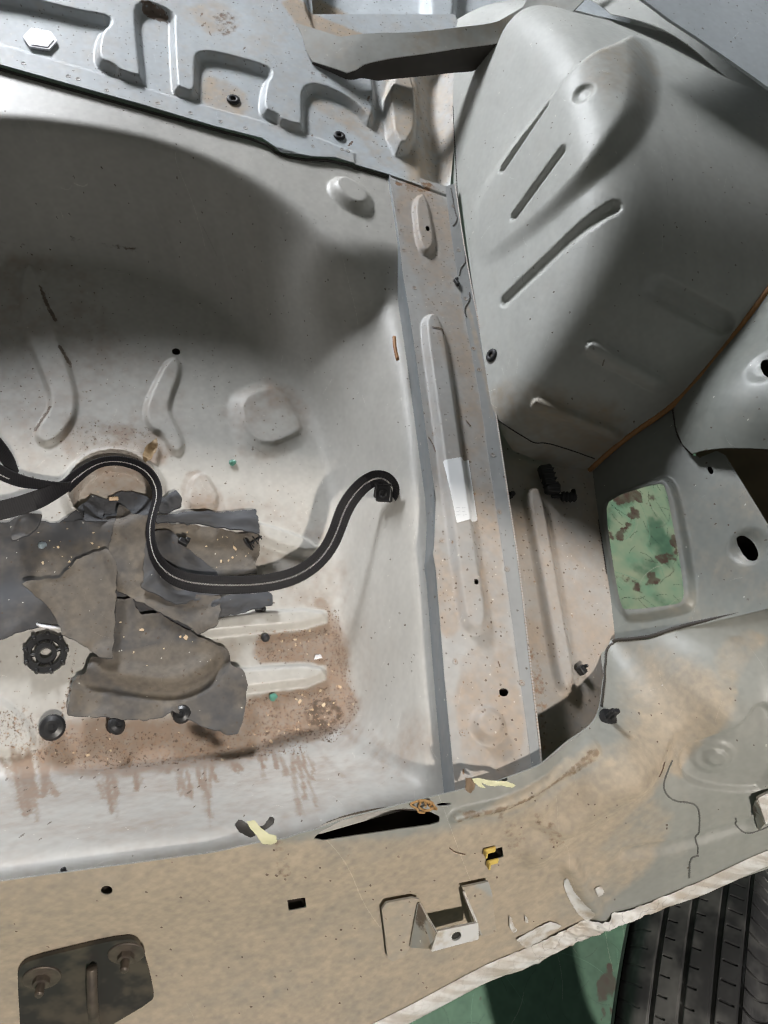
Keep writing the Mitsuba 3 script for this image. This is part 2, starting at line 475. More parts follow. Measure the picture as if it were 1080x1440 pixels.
# e1, e2 of this sheet are world x and y
BF.rise([(30, 372), (20, 440), (52, 520), (72, 570), (50, 600), (46, 618), (62, 632), (86, 622), (110, 592), (112, 556), (95, 500), (66, 425), (52, 372)], 0.0065, 0.008)
BF.rise([(238, 495), (204, 560), (199, 590), (214, 612), (224, 612), (240, 642), (256, 642), (264, 625), (246, 590), (240, 572), (262, 515)], 0.0065, 0.008)
BF.rise([(310, 560), (350, 535), (395, 530), (440, 600), (432, 630), (370, 655), (325, 625)], 0.0075, 0.034, 2)
BF.stain([(320, 560), (395, 535), (440, 600), (370, 650), (325, 620)], 0.35, 0.03)
BF.rise([(335, 566), (362, 548), (394, 545), (428, 600), (420, 615), (372, 634), (340, 608)], 0.002, 0.005, 1)
BF.rise([(260, 720), (262, 680), (278, 664), (296, 668), (315, 715)], 0.006, 0.006)
BF.rise([(330, 732), (365, 733), (452, 764), (448, 790), (365, 768)], 0.013, 0.009, 1)
BF.rise([(280, 878), (320, 862), (458, 853), (462, 882), (300, 897), (275, 900)], 0.013, 0.009, 1)
BF.rise([(320, 942), (345, 938), (458, 932), (460, 962), (345, 976), (320, 978)], 0.013, 0.009, 1)
BF.rise([(-30, 860), (30, 848), (60, 842), (75, 862), (30, 890), (-30, 900)], 0.010, 0.010, 1)
BF.rise([(-70, 1000), (-40, 965), (0, 975), (42, 1008), (60, 1050), (20, 1066), (-60, 1066)], 0.008, 0.010)
ring = [(160 + 78 * math.cos(a), 694 + 66 * math.sin(a)) for a in np.linspace(0, 2 * np.pi, 24)[:-1]]
ring2 = [(160 + 62 * math.cos(a), 694 + 52 * math.sin(a)) for a in np.linspace(0, 2 * np.pi, 24)[:-1]]
BF.rise(ring, 0.018, 0.014)
BF.rise(ring2, -0.055, 0.005)
BF.stain(ring2, 0.45, 0.01)
BF.rise([(455, 258), (475, 244), (510, 258), (532, 285), (520, 305), (490, 302), (462, 280)], 0.015, 0.022)
# dust
BF.stain([(290, 700), (470, 740), (480, 880), (505, 1000), (450, 1050), (300, 1075), (60, 1075), (60, 1000), (300, 960), (280, 800)], 0.30, 0.05)
BF.stain([(372, 896), (440, 888), (466, 868), (484, 925), (478, 960), (500, 998), (462, 1024), (440, 1036), (392, 1030), (340, 1040), (350, 990), (395, 975), (462, 958), (458, 938), (400, 940), (362, 926)], 0.84, 0.022)
BF.stain([(452, 850), (470, 900), (488, 985), (470, 1015), (440, 1030)], 0.6, 0.012, line=0.006)
BF.stain([(430, 990), (470, 985), (480, 1010), (440, 1025)], 0.6, 0.02, 1)
BF.stain([(56, 1046), (110, 1020), (200, 1028), (262, 1018), (340, 1042), (420, 1038), (300, 1070), (190, 1078), (100, 1088)], 0.86, 0.028)
BF.stain([(0, 1090), (300, 1075), (560, 1000), (610, 1100), (300, 1180), (0, 1230)], 0.30, 0.05)
for i in range(95):
    x = random.uniform(0, 445)
    y = 1056 + 8 * math.sin(x * 0.03) + random.uniform(-8, 14)
    ln = random.uniform(12, 90) * (0.6 + 0.4 * math.sin(x * 0.05))
    BF.stain([(x, y), (x + random.uniform(0, 8), y + ln * 0.5), (x + random.uniform(2, 20), y + ln)], random.uniform(0.45, 0.9), random.uniform(0.003, 0.006), line=random.uniform(0.0004, 0.0018))
for a in [(470, 1010, 560, 1090), (480, 1000, 540, 1050), (440, 1040, 500, 1110)]:
    BF.stain([a[:2], a[2:]], 0.4, 0.008, line=0.002)
BF.stain([(110, 590), (150, 600), (215, 610), (240, 640), (180, 650), (120, 645), (90, 625)], 0.6, 0.03)
BF.stain([(110, 590), (150, 600), (205, 606), (200, 622), (140, 625), (100, 622)], 0.42, 0.025, 1)
BF.stain([(-20, 370), (120, 365), (150, 480), (250, 520), (260, 640), (60, 660), (-20, 640)], 0.30, 0.03)
BF.stain([(255, 670), (285, 660), (320, 712), (300, 725), (260, 722)], 0.55, 0.008)
BF.stain([(58, 405), (66, 430), (78, 450)], 0.8, 0.004, 1, line=0.002)
BF.stain([(85, 490), (100, 515)], 0.75, 0.004, 1, line=0.002)
BF.stain([(70, 575), (50, 605)], 0.8, 0.004, 1, line=0.002)
BF.stain([(0, 340), (40, 345)], 0.5, 0.004, 1, line=0.001)
BF.stain([(100, 335), (145, 342), (205, 352)], 0.5, 0.005, 1, line=0.001)
BF.cleans = []
_keep = BF.masks
BF.masks = BF_c = []
for px in ([(330, 732), (365, 733), (452, 764), (448, 790), (365, 768)], [(280, 878), (320, 862), (456, 853), (458, 882), (300, 897), (275, 900)], [(320, 942), (345, 938), (455, 932), (456, 962), (345, 976), (320, 978)]):
    BF.stain(px, 0.85, 0.006)
BF.cleans, BF.masks = [f for _, f in BF_c], _keep
_ds = [f for ch, f in BF.masks if ch == 0][1:4:2]
BF.feats.append(lambda u, v: 0.0035 * np.maximum(*[f(u, v) for f in _ds]) * (meshkit.fbm(np.stack([u * 85, v * 85, u * 0], -1), 3, 21) - 0.25))
hole_px = [[(243, 490), (250, 489), (254, 494), (252, 499), (245, 499), (241, 495)]]
floor_outline = [(-330, 120), (0, 100), (200, 155), (400, 220), (545, 248), (640, 285), (650, 1125), (600, 1135), (440, 1185), (300, 1208), (0, 1252), (-330, 1310), (-420, 700)]
fo = [(-1.0, 0.72), (0.06, 0.62), (0.06, -0.47), (-0.25, -0.50), (-1.0, -0.56)]
BF.uvp_raw = BF.uvp


def bf_build():
    # outline in floor coordinates: front edge under the cross panel, right edge under the rail, rear edge under the rear panel
    front = [at(x, y, -0.006)[:2] + np.array([0, 0.02]) for x, y in [(0, 95), (200, 150), (400, 215), (550, 245)]]
    rear = [at(x, y, -0.006)[:2] for x, y in [(600, 1128), (440, 1176), (300, 1199), (0, 1244)]]
    poly = np.array([(-1.0, 0.75), *front, (0.03, 0.60), (0.03, -0.44), *rear, (-1.0, -0.54)])
    BF.uvp = lambda px, full=False: poly if px is None else BF.uvp_raw(px, full)
    m, uv = BF.mesh(None, hole_px, 0, 0.0012, (0.10, 0.0))
    add(CAR + '__boot_floor', m, 'floor_paint', True, uv, label='boot floor pressing with the round spare wheel well, littered with dirt')


bf_build()

# ------------------------------------------------------------------ side rail, its flange, the low side pocket
rail_left = [(546, 236), (552, 275), (556, 300), (561, 332), (567, 385), (576, 440), (585, 500), (600, 610), (613, 700), (611, 765), (609, 778), (613, 800), (626, 960), (641, 1118)]
rail_right = [(628, 262), (636, 330), (647, 400), (660, 470), (675, 550), (684, 610), (697, 700), (706, 760), (716, 830), (728, 920), (742, 1020), (752, 1098)]
RAIL = Sheet(plane=((0, 0, 0), (0, 0, 1)), sp=0.0025)
RAIL.rise([(578, 285), (590, 272), (602, 280), (612, 335), (612, 352), (600, 364), (586, 352), (580, 320)], 0.009, 0.008)
RAIL.rise([(590, 470), (592, 448), (606, 440), (624, 455), (640, 560), (660, 700), (678, 820), (687, 870), (680, 892), (660, 896), (644, 880), (634, 800), (618, 680), (604, 570)], 0.013, 0.010)
RAIL.groove([(686, 1020)], 0.025, 0.013, 0.013)
RAIL.groove([(552, 248), (628, 276)], 0.004, -0.003, 0.003)
for x, y in [(560, 258), (604, 260), (600, 266)]:
    RAIL.stain([(x, y)], 0.8, 0.009, 1, line=0.002)
RAIL.stain([(560, 250), (630, 270), (640, 420), (670, 560), (690, 700), (710, 860), (740, 1080), (660, 1110), (640, 940), (690, 900), (660, 640), (600, 420), (565, 330)], 0.55, 0.015)
RAIL.stain([(560, 240), (610, 255), (610, 280), (555, 262)], 0.5, 0.01, 1)
RAIL.stain([(610, 770), (635, 790), (645, 880), (625, 900), (614, 830)], 0.55, 0.012)
for i in range(30):
    t = random.random()
    x0, y0 = 556 + 85 * t, 260 + 830 * t
    x, y = x0 + random.uniform(4, 74), y0
    RAIL.stain([(x, y), (x + random.uniform(-3, 3), y + random.uniform(1, 6))], random.uniform(0.45, 0.8), 0.0025, 1, line=random.uniform(0.0001, 0.0005))
rail_holes = [[(596, 324), (600, 323), (603, 327), (601, 331), (597, 330)], [(662, 819), (667, 819), (669, 824), (666, 828), (662, 826)], [(702, 969), (710, 967), (715, 971), (715, 977), (708, 980), (702, 977)]]
RAIL.build(CAR + '__side_rail', 'rail_paint', rail_left + rail_right[::-1], rail_holes, base=(0.28, 0.0), label='long pale side rail with rust-speckled ribs beside the well')
# its side wall down to the floor
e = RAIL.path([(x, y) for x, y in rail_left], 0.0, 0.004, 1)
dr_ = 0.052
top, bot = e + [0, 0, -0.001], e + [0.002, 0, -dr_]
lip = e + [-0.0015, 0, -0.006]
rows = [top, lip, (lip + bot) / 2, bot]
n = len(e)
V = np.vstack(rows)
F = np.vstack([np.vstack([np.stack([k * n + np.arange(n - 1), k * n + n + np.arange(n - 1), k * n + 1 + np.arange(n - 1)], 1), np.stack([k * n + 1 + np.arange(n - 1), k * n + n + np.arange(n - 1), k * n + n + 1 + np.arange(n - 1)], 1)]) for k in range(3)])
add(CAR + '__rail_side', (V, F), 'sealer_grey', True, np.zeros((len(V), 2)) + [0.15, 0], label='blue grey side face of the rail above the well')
fl_right = [(x + float(np.interp(y, [262, 550, 800, 1098], [12, 17, 18, 12])), y - 4) for x, y in chaikin(rail_right, 2, False)[::3]]
fl_left = [(x - 1.0, y) for x, y in rail_right]
FL = Sheet(ctrl=[(x, y, 0.001) for x, y in rail_right] + [(x, y, 0.003) for x, y in fl_right], sp=0.0025, smooth=1e-5)
FL.stain([(655, 420), (668, 462), (690, 555), (694, 600), (684, 540), (660, 450)], 0.5, 0.004)
scene['flange_paint'] = principled(paint_colour((0.27, 0.275, 0.275), (0.34, 0.28, 0.22), (0.2, 0.1, 0.045), 0.8), paint_rough)
FL.build(CAR + '__rail_flange', 'flange_paint', [(x - 0.5, y) for x, y in fl_left] + fl_right[::-1], base=(0.12, 0.0), thick=0.003, label='narrow grey welded flange along the rail')
add(CAR + '__rail_flange__edge', tube(FL.path(fl_right, 0.0005, 0.004, 1), 0.0014, 6), 'rail_paint', True, np.zeros((0, 2)) if False else None, label='pale bead drawing the highlight along the flange edge')  # highlight of the flange edge put in as a paler tube
PK = Sheet(plane=((0, 0, -0.05), (0, 0, 1)), sp=0.003)
PK.rise([(733, 705), (736, 690), (748, 684), (762, 694), (776, 770), (795, 880), (808, 950), (806, 972), (792, 980), (778, 968), (765, 890), (748, 790)], 0.014, 0.010)
PK.stain([(690, 600), (840, 650), (870, 880), (840, 1010), (750, 1100), (690, 700)], 0.6, 0.03)
PK.stain([(745, 900), (765, 960), (770, 1040), (755, 1080), (742, 960)], 0.5, 0.012, 1)
PK.build(CAR + '__side_pocket', 'rail_paint', [(660, 540), (760, 560), (836, 655), (852, 770), (866, 900), (850, 1000), (800, 1070), (750, 1130), (700, 1130)], [[(803, 688), (808, 686), (811, 691), (808, 696), (803, 694)]], base=(0.4, 0.0),
         label='low side pocket floor with one long rib')

# ------------------------------------------------------------------ wheel arch
YC, ZC, RC = 0.45, -0.15, 0.42


def arch_f(P):
    side = (0.112 + 0.42 * P[..., 2] + 0.05 * np.maximum(P[..., 1] - 0.35, 0)) - P[..., 0]
    dy = P[..., 1] - YC
    tread = np.sqrt(np.where(dy > 0, dy * 0.55, dy) ** 2 + (P[..., 2] - ZC) ** 2) - RC
    k = 0.055
    a, b = side * 0.92, tread
    hh = np.clip(0.5 + 0.5 * (a - b) / k, 0, 1)
    return b * (1 - hh) + a * hh + k * hh * (1 - hh)


WA = Sheet(plane=((0.25, 0.35, 0.1), (-0.72, -0.36, 0.6)), sp=0.0035)
_gu = np.arange(-0.65, 1.1, 0.01)
_gv = np.arange(-0.65, 1.1, 0.01)
_U, _V = np.meshgrid(_gu, _gv, indexing='ij')
_lo, _hi = np.full(_U.shape, -0.6), np.full(_U.shape, 0.5)
_w = np.linspace(0.45, -0.75, 241)
_s = np.stack([arch_f(WA.world(_U, _V, np.full(_U.shape, w))) for w in _w], -1) < 0
_i = np.where(_s.any(-1), _s.argmax(-1), 240)
_hi, _lo = _w[np.maximum(_i - 1, 0)], _w[_i]
for _ in range(14):
    _m = (_hi + _lo) / 2
    _b = arch_f(WA.world(_U, _V, _m)) < 0
    _lo, _hi = np.where(_b, _m, _lo), np.where(_b, _hi, _m)
_wr = RegularGridInterpolator((_gu, _gv), gaussian_filter(_lo, 0.8), bounds_error=False, fill_value=None)
WA.base = lambda u, v: _wr(np.stack([u.ravel(), v.ravel()], 1)).reshape(u.shape)
WA.rise([(648, 310), (700, 222), (780, 128), (850, 70), (888, 48), (918, 58), (934, 105), (932, 160), (905, 198), (860, 245), (800, 298), (720, 360), (668, 392)], 0.036, 0.038, 2, ramp=[(655, 380), (905, 120)])
WA.groove([(828, 143)], 0.020, -0.007, 0.011)
WA.groove([(711, 241), (774, 157)], 0.010, -0.011, 0.008)
WA.groove([(727, 306), (796, 220)], 0.010, -0.010, 0.008)
WA.groove([(711, 422), (862, 292)], 0.013, -0.010, 0.010)
WA.groove([(930, 408), (1012, 452)], 0.022, -0.018, 0.012)
WA.groove([(838, 493), (925, 540)], 0.014, 0.018, 0.010)
WA.groove([(760, 572), (862, 612)], 0.014, 0.018, 0.010)
WA.stain([(690, 560), (760, 560), (880, 600), (840, 670), (720, 640)], 0.6, 0.05)
WA.stain([(840, 80), (900, 60), (920, 120), (880, 180), (830, 120)], 0.35, 0.03)
arch_out = [(620, 40), (626, 150), (630, 250), (636, 345), (645, 400), (660, 462), (677, 528), (690, 566), (702, 600), (722, 634), (770, 652), (832, 668), (880, 622), (945, 577), (985, 535), (1035, 475), (1090, 395), (1140, 300), (1140, 60), (1000, -30), (900, -60), (800, -60), (720, -20)]
WA.build(CAR + '__wheel_arch', 'arch_paint', arch_out, base=(0.12, 0.0), label='large bulging wheel arch with pressed diagonal grooves')
orange = [(826, 664), (880, 616), (945, 573), (985, 531), (1035, 471), (1095, 388)]
add(CAR + '__sealer_bead', tube(WA.path(orange, 0.001), 0.0045, 8), 'orange_sealer', True, label='orange brown bead of sealer along the wheel arch edge')

# ------------------------------------------------------------------ inner quarter panel with the opening, and what lies round it
KX, X0 = 0.62, 0.285
opts = [WA.hit(x, y) for x, y in [(845, 650), (880, 618), (945, 575), (1035, 473), (1090, 395)]]
QP = Sheet(ctrl=[at(832, 666, -0.052), at(848, 780, -0.052), at(863, 900, -0.052), *opts, onx(1060, 760, 0.275, KX), onx(960, 800, 0.28, KX), onx(1080, 880, 0.26, KX), onx(1000, 640, 0.285, KX)], sp=0.0028, smooth=1e-5)
hole = [(855, 722), (861, 704), (929, 682), (940, 687), (951, 745), (966, 832), (964, 848), (955, 853), (885, 861), (876, 855), (866, 800)]
QP.rise([(845, 735), (847, 706), (862, 696), (926, 671), (944, 670), (956, 688), (968, 745), (981, 830), (980, 852), (966, 864), (890, 877), (876, 872), (864, 835)], 0.009, 0.010, 1)
QP.groove([(1052, 768)], 0.028, -0.006, 0.02)
QP.stain([(960, 660), (1080, 720), (1080, 850), (880, 890), (960, 850)], 0.2, 0.05)
q_out = [(828, 668), (880, 619), (948, 573), (951, 610), (960, 627), (973, 640), (985, 643), (1008, 634), (1020, 640), (1095, 762), (1095, 852), (1058, 861), (970, 882), (862, 903), (856, 850), (845, 745)]
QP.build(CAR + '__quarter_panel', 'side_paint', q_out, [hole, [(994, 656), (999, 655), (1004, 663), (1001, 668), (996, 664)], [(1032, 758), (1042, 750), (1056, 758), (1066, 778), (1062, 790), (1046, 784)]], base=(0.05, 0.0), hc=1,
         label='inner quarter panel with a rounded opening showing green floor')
UQ = Sheet(ctrl=[WA.hit(948, 572) - [0.004, 0, 0], WA.hit(1035, 472) - [0.004, 0, 0], WA.hit(1095, 390) - [0.004, 0, 0], onx(960, 620, 0.272, KX), onx(1000, 560, 0.255, KX), onx(1060, 520, 0.25, KX), onx(980, 634, 0.262, KX), onx(1040, 625, 0.25, KX),
                 onx(1090, 600, 0.25, KX), onx(1090, 628, 0.262, KX)], sp=0.003, smooth=1e-5)
UQ.groove([(1074, 516)], 0.03, -0.004, 0.02)
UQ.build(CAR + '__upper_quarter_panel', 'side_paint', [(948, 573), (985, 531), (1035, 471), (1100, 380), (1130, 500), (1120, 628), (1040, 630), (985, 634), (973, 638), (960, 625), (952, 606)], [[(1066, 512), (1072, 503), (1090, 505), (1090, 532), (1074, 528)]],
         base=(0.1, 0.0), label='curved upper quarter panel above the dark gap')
DP = Sheet(ctrl=[onx(930, 560, 0.36, KX), onx(1120, 560, 0.36, KX), onx(1120, 820, 0.36, KX), onx(960, 700, 0.36, KX), onx(1040, 680, 0.365, KX)], sp=0.006)
DP.build(CAR + '__outer_skin', 'brown_dirt', [(955, 585), (1140, 560), (1140, 800), (1075, 815), (1000, 690)], label='dirty brown inside of the outer skin seen through the gap')

# ------------------------------------------------------------------ rear panel and corner: one pressing, top lip to torn lower edge
rear_ctrl = [(-120, 1262, .008), (0, 1243, .010), (150, 1222, .010), (300, 1202, .010), (440, 1176, .012), (560, 1150, .013), (640, 1118, .014), (700, 1102, .018), (760, 1078, .024), (800, 1043, .022), (845, 998, .005), (851, 950, -.03), (860, 899, -.05),
             (960, 885, .035), (1085, 858, .13), (960, 960, .035), (1085, 1000, .075), (880, 1060, .03), (960, 1050, .01), (870, 1120, -.005), (1000, 1130, -.03), (1085, 1150, -.045), (1090, 1215, -.13), (950, 1268, -.165), (830, 1312, -.195), (700, 1368, -.215),
             (560, 1440, -.23), (300, 1530, -.25), (-100, 1600, -.26), (700, 1215, -.065), (560, 1250, -.07), (400, 1290, -.085), (150, 1330, -.10), (-100, 1370, -.11), (400, 1205, -.004), (150, 1245, -.004), (-100, 1285, -.004), (560, 1180, -.004), (700, 1145, -.005), (800, 1110, -.005)]
RP = Sheet(ctrl=rear_ctrl, sp=0.0028, smooth=2e-5)
RP.groove([(640, 1148), (720, 1128), (790, 1085), (832, 1045)], 0.010, 0.007, 0.008, 1)
RP.groove([(760, 1190), (850, 1110), (920, 1040), (962, 965), (975, 948)], 0.042, 0.014, 0.04, 2)
RP.rise([(840, 966), (880, 958), (975, 941), (992, 958), (962, 1040), (900, 1112), (830, 1182), (720, 1168), (780, 1092), (838, 1022)], 0.007, 0.018, 2)
RP.rise([(945, 1062), (1005, 1030), (1090, 960), (1090, 1110), (1040, 1118), (960, 1106)], -0.008, 0.010, 2)
RP.groove([(1010, 1068)], 0.026, 0.003, 0.006)
RP.groove([(1010, 1068)], 0.012, 0.004, 0.002)
RP.rise([(1010, 900), (1035, 890), (1055, 905), (1048, 935), (1020, 940)], -0.006, 0.008)
RP.groove([(800, 1215), (825, 1260), (845, 1290)], 0.018, 0.010, 0.017, 1)
RP.groove([(880, 1200), (960, 1190), (1050, 1160)], 0.016, -0.006, 0.015, 1)
RP.groove([(340, 1155), (400, 1172)], 0.02, 0.003, 0.02)
big_dust = [(-150, 1250), (200, 1225), (430, 1195), (560, 1185), (640, 1175), (690, 1195), (740, 1150), (840, 1080), (920, 1000), (960, 935), (990, 950), (960, 1040), (900, 1120), (830, 1200), (800, 1230), (830, 1310), (700, 1370), (560, 1440), (-150, 1600)]
RP.stain(big_dust, 0.78, 0.03)
RP.stain([(-150, 1250), (440, 1185), (450, 1320), (200, 1440), (-150, 1500)], 0.84, 0.06)
RP.stain([(600, 1190), (760, 1150), (850, 1090), (800, 1200), (760, 1290), (660, 1340), (580, 1300), (520, 1220)], 0.92, 0.04)
RP.stain([(860, 1080), (930, 1000), (962, 940), (985, 950), (950, 1030), (890, 1110)], 0.9, 0.02)
RP.stain([(1000, 985), (1020, 1000), (960, 1090), (945, 1080)], 0.75, 0.012)
RP.stain([(820, 1180), (900, 1130), (940, 1160), (880, 1250), (780, 1300)], 0.6, 0.03)
RP.stain([(660, 1145), (760, 1100), (830, 1045), (845, 1052), (760, 1125), (680, 1150)], 0.65, 0.008)
RP.stain([(640, 1146), (700, 1138), (760, 1112), (800, 1082), (832, 1055)], 0.62, 0.006, 1, line=0.004)
RP.stain([(640, 1180), (690, 1170), (740, 1160), (700, 1230), (640, 1230), (560, 1200)], 0.5, 0.02)
RP.stain([(1055, 890), (1080, 900), (1030, 960), (1010, 980)], 0.6, 0.01)
for i in range(16):
    x = random.uniform(0, 760)
    y = 1245 - 0.16 * x + random.uniform(0, 30)
    RP.stain([(x, y), (x + random.uniform(0, 25), y + random.uniform(20, 80))], random.uniform(0.3, 0.5), random.uniform(0.006, 0.02), 1, line=random.uniform(0.001, 0.006))
slot = [(441, 1179), (450, 1170), (480, 1154), (520, 1143), (566, 1137), (585, 1138), (606, 1142), (618, 1148), (618, 1156), (605, 1160), (560, 1166), (500, 1175), (455, 1182)]
rect1 = [(404, 1266), (429, 1262), (431, 1276), (406, 1281)]
rect2 = [(681, 1198), (706, 1191), (708, 1205), (684, 1212)]
dot = [(150 + 8.5 * math.cos(a), 1252 + 6.5 * math.sin(a)) for a in np.linspace(0, 2 * np.pi, 12)[:-1]]
low = [(613, 1131), (622, 1129), (636, 1130), (630, 1133), (618, 1134)]
r_out = [(-150, 1262), (0, 1240), (150, 1219), (300, 1199), (340, 1160), (395, 1172), (440, 1168), (500, 1147), (560, 1132), (610, 1120), (640, 1113), (700, 1098), (760, 1075), (800, 1041), (843, 994), (850, 950), (860, 898), (970, 878), (1058, 857), (1100, 847), (1120, 1000), (1120, 1205),
         (1080, 1222), (1000, 1252), (940, 1272), (890, 1290), (830, 1312), (790, 1330), (720, 1366), (640, 1402), (560, 1442), (400, 1510), (-150, 1640)]
r_out = [p for p in r_out if p not in ((340, 1160), (395, 1172))]
RP.build(CAR + '__rear_panel', 'rear_paint', r_out, [slot, rect1, rect2, dot, low], base=(0.12, 0.0), hc=0, label='dusty tan rear panel with slots, below the boot floor')

# ------------------------------------------------------------------ cross panel in front, brace, far floor, quarter sill
CP = Sheet(ctrl=[(-120, 62, .001), (0, 95, .001), (200, 150, .001), (400, 215, .001), (550, 245, .001), (640, 276, .002), (645, 150, .004), (620, 60, .02), (430, 50, .02), (430, -60, .04), (200, -60, .03), (-120, -60, .03)], sp=0.003)
CP.rise([(-120, -120), (-120, -12), (0, 6), (60, 18), (110, 30), (148, 36), (151, 40), (135, 54), (131, 96), (158, 104), (163, 112), (203, 124), (206, 118), (199, 60), (196, 12), (239, 28), (237, 40), (241, 128), (244, 135), (282, 147), (280, 100), (284, 84), (330, 94), (372, 106), (375, 112), (366, 125), (362, 165), (385, 172), (390, 181), (427, 191),
         (430, 182), (428, 130), (460, 135), (498, 157), (522, 188), (531, 152), (524, 108), (520, 88), (430, 60), (430, -120)], 0.014, 0.011, 2)
CP.rise([(534, 118), (576, 104), (588, 150), (584, 216), (545, 224)], 0.022, 0.014, 1)
CP.groove([(612, 95), (616, 180), (622, 255)], 0.05, -0.03, 0.05, 1)
CP.rise([(-60, 50), (0, 62), (130, 100), (250, 138), (360, 168), (450, 195), (500, 215), (500, 238), (400, 214), (200, 150), (0, 95), (-60, 78)], 0.0025, 0.003, 0)
CP.stain([(280, 15), (330, 25), (320, 50), (290, 50)], 0.55, 0.04)
CP.stain([(290, 110), (335, 125), (350, 160), (290, 148)], 0.62, 0.025)
CP.stain([(435, 140), (500, 180), (540, 230), (600, 260), (590, 200), (470, 150)], 0.5, 0.03)
CP.stain([(300, 25), (325, 30), (330, 55), (310, 62)], 0.5, 0.02, 1)
CP.stain([(200, 8), (236, 25), (232, 32), (200, 20)], 0.75, 0.006, 1)
CP.stain([(390, 0), (480, 40), (560, 70), (430, 60)], 0.9, 0.015)
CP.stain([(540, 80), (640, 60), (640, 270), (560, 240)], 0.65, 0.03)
for q in range(26):
    x, y = random.uniform(200, 560), 0
    y = 20 + 0.36 * (x - 200) + random.uniform(-25, 85)
    CP.stain([(x, y), (x + random.uniform(-5, 5), y + random.uniform(1, 6))], random.uniform(0.4, 0.8), 0.004, 1, line=random.uniform(0.0001, 0.001))
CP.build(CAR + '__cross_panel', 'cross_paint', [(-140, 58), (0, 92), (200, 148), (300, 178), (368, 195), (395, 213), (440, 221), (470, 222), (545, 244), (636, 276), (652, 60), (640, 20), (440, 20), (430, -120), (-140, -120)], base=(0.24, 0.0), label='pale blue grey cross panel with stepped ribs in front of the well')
add(CAR + '__seam_gap', tube(CP.path([(-100, 66), (0, 94), (200, 150), (300, 180), (368, 197), (395, 215), (440, 223), (470, 224), (545, 246)], -0.0055, c=1), 0.0022, 6), 'dark_sealer', True, label='dark gap under the edge of the cross panel')

FF = Sheet(ctrl=[(380, -80, -.02), (900, -80, -.02), (560, 50, -.02), (800, 40, -.02), (640, 0, -.02)], sp=0.006)
FF.stain([(300, -40), (420, -10), (520, 45), (440, 60)], 0.95, 0.03)
FF.rise([(590, -90), (590, 60), (640, 60), (650, -90)], 0.03, 0.02, 0)
FF.noise_amp = 0.01
FF.build(CAR + '__front_floor', 'cross_paint', [(330, -160), (900, -160), (880, 120), (640, 120), (400, 60)], base=(0.1, 0.0), label='bright dirty cabin floor beyond the brace')
BR = Sheet(ctrl=[(420, 45, .045), (440, 82, .035), (490, 102, .045), (500, 62, .07), (560, 84, .075), (580, 50, .095), (640, 66, .10), (650, 38, .12), (720, 55, .13), (720, 28, .15), (780, 40, .18), (770, 5, .19), (830, -10, .22)], sp=0.003, smooth=1e-5)
BR.stain([(560, 50), (700, 30), (800, 0), (780, 40), (700, 56), (560, 75)], 0.4, 0.02)
BR.build(CAR + '__brace', 'arch_paint', [(416, 32), (424, 48), (430, 70), (439, 86), (488, 102), (500, 98), (512, 90), (560, 80), (640, 68), (700, 60), (726, 68), (760, 50), (783, 40), (800, 22), (826, -5), (850, -40), (760, -30), (735, 10), (700, 30), (560, 46), (480, 52)], base=(0.25, 0.0), thick=0.004,
         label='curved brace bar running from the cross panel up to the wheel arch')
SL = Sheet(ctrl=[(870, -25, .34), (980, 52, .34), (1090, 132, .34), (920, -40, .352), (1005, -5, .352), (1090, 62, .352), (1060, -60, .345), (1130, 20, .345)], sp=0.005, smooth=1e-5)
SL.build(CAR + '__quarter_sill', 'cross_paint', [(850, -40), (900, -4), (940, 26), (980, 52), (1040, 94), (1120, 152), (1200, 60), (1100, -120), (900, -120)], base=(0.05, 0.0), thick=0.004, label='pale sill of the side window at the top corner')

wb = BR.path([(439, 86), (488, 102), (500, 98), (512, 90), (560, 80), (640, 68), (700, 60), (726, 68), (760, 50), (783, 40)], -0.002, 0.004, 0)  # strip added below the brace, its deep shade painted near black
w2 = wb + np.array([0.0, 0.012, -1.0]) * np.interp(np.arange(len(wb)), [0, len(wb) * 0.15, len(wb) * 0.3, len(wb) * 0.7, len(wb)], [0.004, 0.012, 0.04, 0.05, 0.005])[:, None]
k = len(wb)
add(CAR + '__brace__shade_strip', (np.vstack([wb, w2]), np.vstack([np.stack([np.arange(k - 1), k + np.arange(k - 1), 1 + np.arange(k - 1)], 1), np.stack([1 + np.arange(k - 1), k + np.arange(k - 1), k + 1 + np.arange(k - 1)], 1)])), 'dark_sealer', True, label='near-black strip standing in for the deep shade under the brace')

# unseen slab added overhead, rear edge shaped to shade the boot front (above the frame)
CH = Sheet(plane=((0, 0, -0.095), (0, 0, 1)), sp=0.01)
CH.build(CAR + '__channel_floor', 'arch_paint', [(540, 20), (760, 40), (720, 330), (600, 320)], base=(0.3, 0.0))
AT = Sheet(ctrl=[(800, -80, .10), (880, -40, .22), (960, 20, .27), (1090, 110, .27), (900, -120, .2), (1120, -60, .32), (1040, 0, .31)], sp=0.006, smooth=1e-4)
AT.build(CAR + '__arch_top', 'arch_paint', [(790, -20), (860, 20), (930, 40), (1000, 90), (1130, 190), (1200, 60), (1100, -140), (800, -140)], base=(0.1, 0.0), label='shaded top of the wheel arch under the sill')
RF = trimesh.creation.extrude_polygon(Polygon([(-1.1, -0.72), (-0.1, -0.77), (0.14, -0.78), (0.36, -0.86), (0.62, -0.86), (0.62, 1.1), (-1.1, 1.1)]), 0.02, engine='earcut')
RF.apply_translation((0, 0, 1.02))
add(CAR + '__shading_roof', RF, 'side_paint', False)

